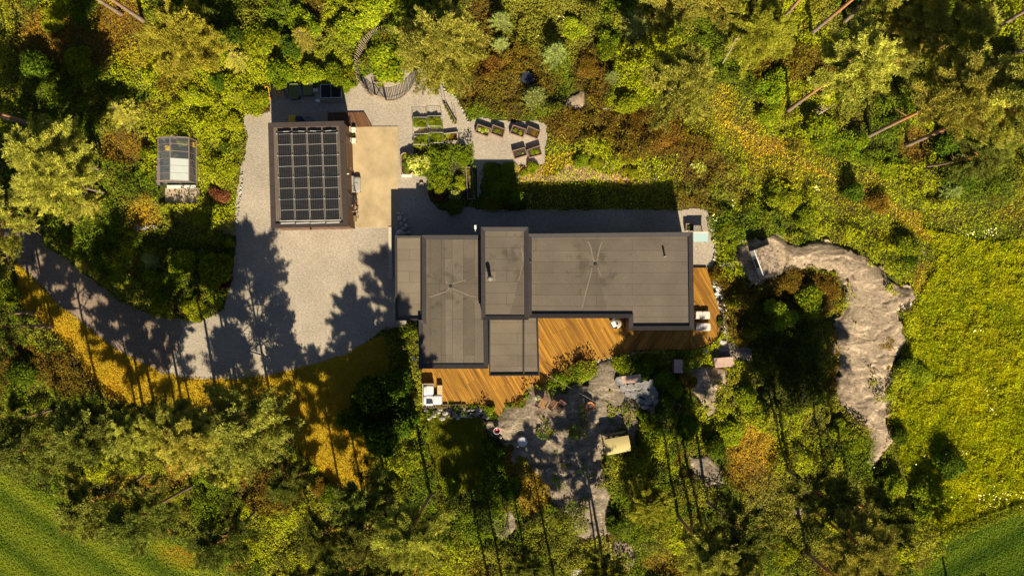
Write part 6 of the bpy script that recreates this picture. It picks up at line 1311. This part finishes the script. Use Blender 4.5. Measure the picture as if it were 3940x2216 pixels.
deckchair(2145, 1561, math.radians(-36), 'red brown slatted teak chair, right of the small round table', M_teak)
t = thing('round_table', 'small round teak table between the two slatted chairs', 'table', (W(2128, 1544).x, W(2128, 1544).y, RZ)); MB().cyl((0, 0, .44), (0, 0, .47), .27, .27, 24).build('table_top', M_teak, t); [MB().cyl((math.cos(a) * .2, math.sin(a) * .2, 0), (math.cos(a) * .15, math.sin(a) * .15, .44), .018, .018, 6).build('leg', M_teak, t) for a in (.5, 2.1, 3.7, 5.2)]
t = thing('fire_bowl', 'rust coloured round fire bowl with ash on the bare rock', 'fire bowl', (W(2266, 1556).x, W(2266, 1556).y, .4)); MB().lathe([(.12, 0), (.3, .15), (.37, .42), (.35, .43), (.28, .33), (.1, .3), (0, .3)], 26).build('bowl', mat('rusty steel', (.36, .14, .05), .8, .25, 6), t, True); MB().rock((0, 0, .3), (.2, .18, .07), 77, 6).build('ash', mat('ash and coals', (.10, .08, .07), .9, .7, 20), t)
t = thing('flower_pot', 'white ball shaped flower pot left of the slatted chairs', 'pot', (W(2068, 1524).x, W(2068, 1524).y, .45)); MB().lathe([(.1, 0), (.2, .1), (.22, .25), (.15, .42), (.13, .4), (0, .38)], 20).build('pot', M_white, t, True); link('flowers', PROTO['white1'][1], t, (0, 0, .36)).scale = (.2, .2, .25)
t = thing('kettle_grill', 'small round grill with a red bowl and white rim below the deck point', 'grill', (W(1913, 1650).x, W(1913, 1650).y, .2)); MB().lathe([(.05, .35), (.2, .42), (.26, .58), (.25, .59), (.19, .47), (0, .42)], 24).build('bowl', mat('red enamel', (.30, .02, .02), .25, .1, 3, spec=.6), t, True); MB().tube([(math.cos(a) * .26, math.sin(a) * .26, .59) for a in np.linspace(0, 6.283, 25)], .016, 6).build('rim', M_white, t); [MB().cyl((math.cos(a) * .12, math.sin(a) * .12, .42), (math.cos(a) * .25, math.sin(a) * .25, 0), .012, .012, 6).build('leg', M_alu, t) for a in (.3, 2.4, 4.5)]
t = thing('watering_can', 'small pale watering can standing below the red grill', 'watering can', (W(1926, 1679).x, W(1926, 1679).y, .2)); MB().lathe([(0, 0), (.1, 0), (.1, .2), (.06, .24), (.05, .24)], 16).build('body', M_alu, t, True); MB().tube([(.08, 0, .06), (.2, .05, .22)], [.02, .012], 6).build('spout', M_alu, t); MB().tube([(-.09, 0, .05), (-.17, 0, .15), (-.05, 0, .27)], .01, 6).build('handle', M_alu, t)
# garden swing with canopy
M_canopy = mat('olive beige canvas', (0.46, 0.37, 0.155), .9, .08, 16, .2)
cs = [W(x, y, 1.52) for x, y in ((2325, 1692), (2420, 1674), (2427, 1735), (2333, 1752))]; cc = sum(cs, Vector()) / 4; sw = thing('garden_swing', 'garden swing seat with an olive beige canvas canopy on the rock', 'garden swing', (cc.x, cc.y, 0), math.radians(10.5)); ww = (cs[1] - cs[0]).length / 2; dd = (cs[2] - cs[1]).length / 2
mb = MB(); vs = []; n = 9
for i in range(n + 1):
    for (yy, zz) in ((-dd, 1.40), (-dd * .45, 1.53), (dd * .3, 1.56), (dd, 1.46)): vs.append((-ww + 2 * ww * i / n, yy, zz + .015 * math.sin(i * 1.7)))
mb.add(vs, [(i * 4 + k, i * 4 + 4 + k, i * 4 + 5 + k, i * 4 + 1 + k) for i in range(n) for k in range(3)]); mb.build('canopy', M_canopy, sw, True)
vl = MB()
for i in range(24): x_ = -ww + 2 * ww * (i + .5) / 24; vl.cb((x_, -dd - .005, 1.33), (2 * ww / 24 * .92, .012, .14))
vl.build('valance', M_canopy, sw)
fr_ = MB()
for s in (-1, 1): fr_.tube([(s * (ww + .03), -.75, .35), (s * (ww - .02), 0, 1.45), (s * (ww + .03), 1.0, .3)], .025, 7); fr_.tube([(s * (ww + .03), -.78, .33), (s * (ww + .03), 1.05, .28)], .022, 7)
fr_.tube([(-ww, 0, 1.42), (ww, 0, 1.42)], .025, 7); fr_.build('frame', M_dark, sw)
mb = MB(); mb.soft((0, .25, .72), (1.7, .55, .12)); mb.build('seat_cushion', mat('dark brown seat fabric', (.06, .045, .04), .9), sw, True)
mb = MB(); mb.soft((0, dd + .20, .95), (1.7, .12, .5)); mb.build('back_cushion', mat('brown back fabric', (.30, .20, .14), .9), sw, True)
mb = MB(); [mb.tube([(s * .86, .25 + q_, .75), (s * .86, 0, 1.42)], .008, 4) for s in (-1, 1) for q_ in (-.2, .25)]; mb.build('hanger', M_alu, sw)
# guy line from the deck to the swing
a = W(2102, 1437); b = W(2395, 1606, 1.2); lp = [Vector((a.x, a.y, .9)).lerp(Vector((b.x, b.y, 1.2)), k / 12) + Vector((0, 0, -.25 * math.sin(math.pi * k / 12))) for k in range(13)]
o = MB(lp[0]).tube(lp, .010, 5).build('rope', mat('pale rope', (.55, .42, .32), .9), None, loc=lp[0]); tag(o, 'thin pale rope stretched from the deck edge over the rock', 'rope')
# timber pieces in the border
M_pink = plank_mat('pinkish bleached boards', (0.58, 0.40, 0.30), (0.50, 0.34, 0.26), 0.05, .11, .12)
cs = [W(x, y, .78) for x, y in ((2746,1378),(2821,1373),(2825,1409),(2752,1415))]; c = sum(cs, Vector()) / 4; ch = thing('storage_chest', 'pinkish timber chest on the rock below the deck corner', 'chest', (c.x, c.y, 0))
pp = ccw([(q_.x - c.x, q_.y - c.y) for q_ in cs]); MB().prism(inset(pp, .04), .1, .74).build('body', M_pink, ch); MB().prism(pp, .742, .79).build('lid', M_pink, ch)
cs = [W(x, y, .8) for x, y in ((2389,1447),(2464,1437),(2466,1469),(2392,1475))]; c = sum(cs, Vector()) / 4; bn = thing('timber_table', 'pinkish timber table of two boards beside the white crazy paving', 'table', (c.x, c.y, 0)); pp = ccw([(q_.x - c.x, q_.y - c.y) for q_ in cs]); MB().prism(pp, .94, 1.0).build('table_top', M_pink, bn)
for sx in (-.65, .65): MB().cb((sx, 0, .72), (.08, .5, .46)).build('leg', M_pink, bn)
cs = [W(x, y, .5) for x, y in ((2582,1381),(2638,1380),(2640,1436),(2586,1437))]; c = sum(cs, Vector()) / 4; bx = thing('timber_hatch', 'square reddish timber box with a pale board lid in the shaded border', 'box', (c.x, c.y, 0)); pp = ccw([(q_.x - c.x, q_.y - c.y) for q_ in cs]); MB().prism(pp, 0, .5).build('body', M_teak, bx); MB().cb((-.02, 0, .52), (.72, 1.08, .04)).build('lid', M_pink, bx); mb = MB(); mb.cb((.45, 0, .54), (.05, 1.1, .06)); mb.cb((-.5, 0, .54), (.05, 1.1, .06)); mb.build('rail', M_teak, bx)
t = thing('timber_planter', 'narrow pale timber frame bed with red flowers in deep shade', 'planter', W(2586, 1582), math.radians(-32)); mb = MB(); mb.cb((-.28, 0, .35), (.05, 1.6, .12)); mb.cb((.28, 0, .35), (.05, 1.6, .12)); mb.cb((0, .8, .35), (.6, .05, .12)); mb.cb((0, -.8, .35), (.6, .05, .12)); mb.build('boards', M_grwood, t); [MB().cb((sx, sy, .15), (.06, .06, .3)).build('leg', M_grwood, t) for sx in (-.28, .28) for sy in (-.75, .75)]; MB().cb((0, 0, .3), (.5, 1.5, .1)).build('soil', M_soil, t)
PROTO['red'] = bush_proto(140, 500, 4, .6, .2, [(.05, .07, .01), (.3, .02, .01)]); o = link('flowers', PROTO['red'][1], t, (.05, .2, .32)); o.scale = (.22, .4, .2)

# ------------------------------------------------------------------ shed, glass shelter and the rest
zs = 1.3; cs = [W(x, y, zs + .42) for x, y in ((2901,963),(2970,937),(3004,1038),(2937,1060))]; c = sum(cs, Vector()) / 4; shd = thing('shed', 'low white walled shed with a lichen flecked stone coloured roof by the big rock', 'shed', (c.x, c.y, .42)); pp = ccw([(q_.x - c.x, q_.y - c.y) for q_ in cs])
def lich():
    m, N, Lk, P = nodes('lichen flecked roof'); P.inputs['Roughness'].default_value = .95; tc = N.new('ShaderNodeTexCoord'); n1 = N.new('ShaderNodeTexNoise'); n1.inputs['Scale'].default_value = 5.0; n1.inputs['Detail'].default_value = 7; n1.inputs['Roughness'].default_value = .7; Lk.new(tc.outputs['Object'], n1.inputs['Vector'])
    r = N.new('ShaderNodeValToRGB'); Lk.new(n1.outputs[0], r.inputs[0]); r.color_ramp.elements[0].position = .40; r.color_ramp.elements[0].color = (.10, .065, .045, 1); r.color_ramp.elements[1].position = .6; r.color_ramp.elements[1].color = (.42, .33, .22, 1); q = r.color_ramp.elements.new(.48); q.color = (.22, .16, .11, 1); Lk.new(r.outputs[0], P.inputs['Base Color']); return m
MB().prism(inset(pp, .05), 0, zs - .06).build('wall', M_white, shd); MB().prism(pp, zs - .055, zs).build('roof', lich(), shd)
pa, pb = Vector((cs[0].x - c.x, cs[0].y - c.y, 0)), Vector((cs[3].x - c.x, cs[3].y - c.y, 0)); d = (pb - pa).normalized(); mid = (pa + pb) / 2; nn = Vector((d.y, -d.x, 0)); nn = nn if nn.x < 0 else -nn
w_ = MB().cb(mid + nn * -.03 + d * .05 + Vector((0, 0, .75)), (.06, .72, .7), math.atan2(d.y, d.x) - math.pi / 2).build('window', M_darkglass, shd)
mb = MB(); mb.cb(mid + nn * .0 + Vector((0, 0, zs + .01)), (.06, (pb - pa).length, .04), math.atan2(d.y, d.x) - math.pi / 2); mb.build('roof_edge', M_white, shd)
sh = thing('glass_shelter', 'low shelter with a light blue glass top at the upper right corner of the house', 'shelter', (W(2697, 912).x, W(2697, 912).y, 0)); z_ = 1.0; a = W(2668, 897, z_); b = W(2724, 931, z_); hw, hh_ = (b.x - a.x) / 2, (a.y - b.y) / 2
cxs = (a.x + b.x) / 2 - sh.location.x; cys = (a.y + b.y) / 2 - sh.location.y
MB().cb((cxs, cys, z_), (2 * hw, 2 * hh_, .03)).build('glass_top', mat('pale blue frosted glass', (0.42, 0.56, 0.54), .15, .04, 1, 0, spec=.6), sh)
mb = MB(); mb.cb((cxs, cys + hh_ + .05, z_ - .02), (2 * hw + .05, .09, .06)); mb.build('edge', M_cream, sh); mb = MB(); [mb.cb((cxs - hw + .06 + k * .12, cys + hh_ + .03, z_ / 2), (.03, .03, z_)) for k in range(int(2 * hw / .12))]; mb.build('slat', M_grwood, sh)
for sx in (-1, 1): MB().cb((cxs + sx * (hw - .04), cys - hh_ + .04, z_ / 2 - .01), (.06, .06, z_ - .03)).build('post', M_grwood, sh)
bed([(2639,860),(2669,860),(2669,888),(2639,888)], .45, M_grwood, 'planter_box', 'square black planter in the house shadow at the upper right corner of the house', None, ((0,0,.2,'darkg0',.6),))
c = W(2027, 302, .5); t = thing('beehive', 'dark tilted box with a flat lid standing in the heather among young spruces', 'box', (c.x, c.y, 0), math.radians(-22)); MB().cb((0, 0, .4), (.72, .7, .8)).build('body', M_gdark, t); MB().cb((0, 0, .83), (.86, .84, .06)).build('lid', mat('blue black sheet lid', (.03, .035, .05), .4, .1, 3), t); MB().cb((.5, .05, .45), (.2, .3, .3)).build('side_box', M_zinc, t)
t = thing('log', 'pale split log lying in the bushes right of the big rock', 'log', W(3530, 955), math.radians(-38)); MB().tube([(-.7, 0, .12), (0, .03, .14), (.75, 0, .1)], [.09, .1, .07], 10).build('stem', M_bark, t)
t = thing('garden_obelisk', 'slim grey wooden obelisk on the small lawn edge above the house shadow', 'obelisk', W(2517, 693)); mb = MB(); [mb.tube([(math.cos(a) * .16, math.sin(a) * .16, 0), (0, 0, 1.45)], .016, 5) for a in (.8, 2.4, 3.9, 5.5)]; mb.build('stakes', M_grwood, t)
for i, (x, y, h) in enumerate(((2325, 640, 1.5), (2348, 655, 1.3))):
    t = thing('plant_stake', 'grey timber stake among the plant row on the small lawn, %s one' % ('left', 'right')[i], 'stake', W(x, y)); MB().cyl((0, 0, 0), (.03, .02, h), .03, .02, 8).build('post', M_grwood, t)
# dead limbs showing in the wood
for i, (x0_, y0_, x1_, y1_, z_, l) in enumerate([(2780,245,2830,150,4,'bare pale dead branch near the top, right of the spruces'),(3700,365,3745,335,7,'bare pale dead branch fan in the right hand wood'),(3655,235,3690,260,7,'short bare twig in the right hand wood crown'),(2800,2080,2900,2190,3,'long bare grey dead branch near the bottom right'),(3150,440,3185,420,4,'thin bare twig under the middle leaning pine'),(395,1890,440,1893,1,'pale fallen branch above the striped field'),(720,1810,748,1788,1,'pale fallen stick beside two dark trunks in the lower left wood')]):
    a = W(x0_, y0_, z_); b = W(x1_, y1_, z_ + .6); mb = MB(a); mb.tube([a, (a + b) / 2 + Vector((.1, .05, .1)), b], [.045, .03, .012], 6); rr_ = random.Random(i)
    for k in range(9):
        p = a.lerp(b, rr_.uniform(.25, 1)); q_ = p + Vector((rr_.uniform(-.8, .8), rr_.uniform(-.3, .9), rr_.uniform(0, .4))); mb.tube([p, q_], [.014, .005], 4)
    o = mb.build('dead_branch', mat('bleached dead wood', (.42, .32, .23), .9, .2, 5), None, loc=a); tag(o, l, 'branch')
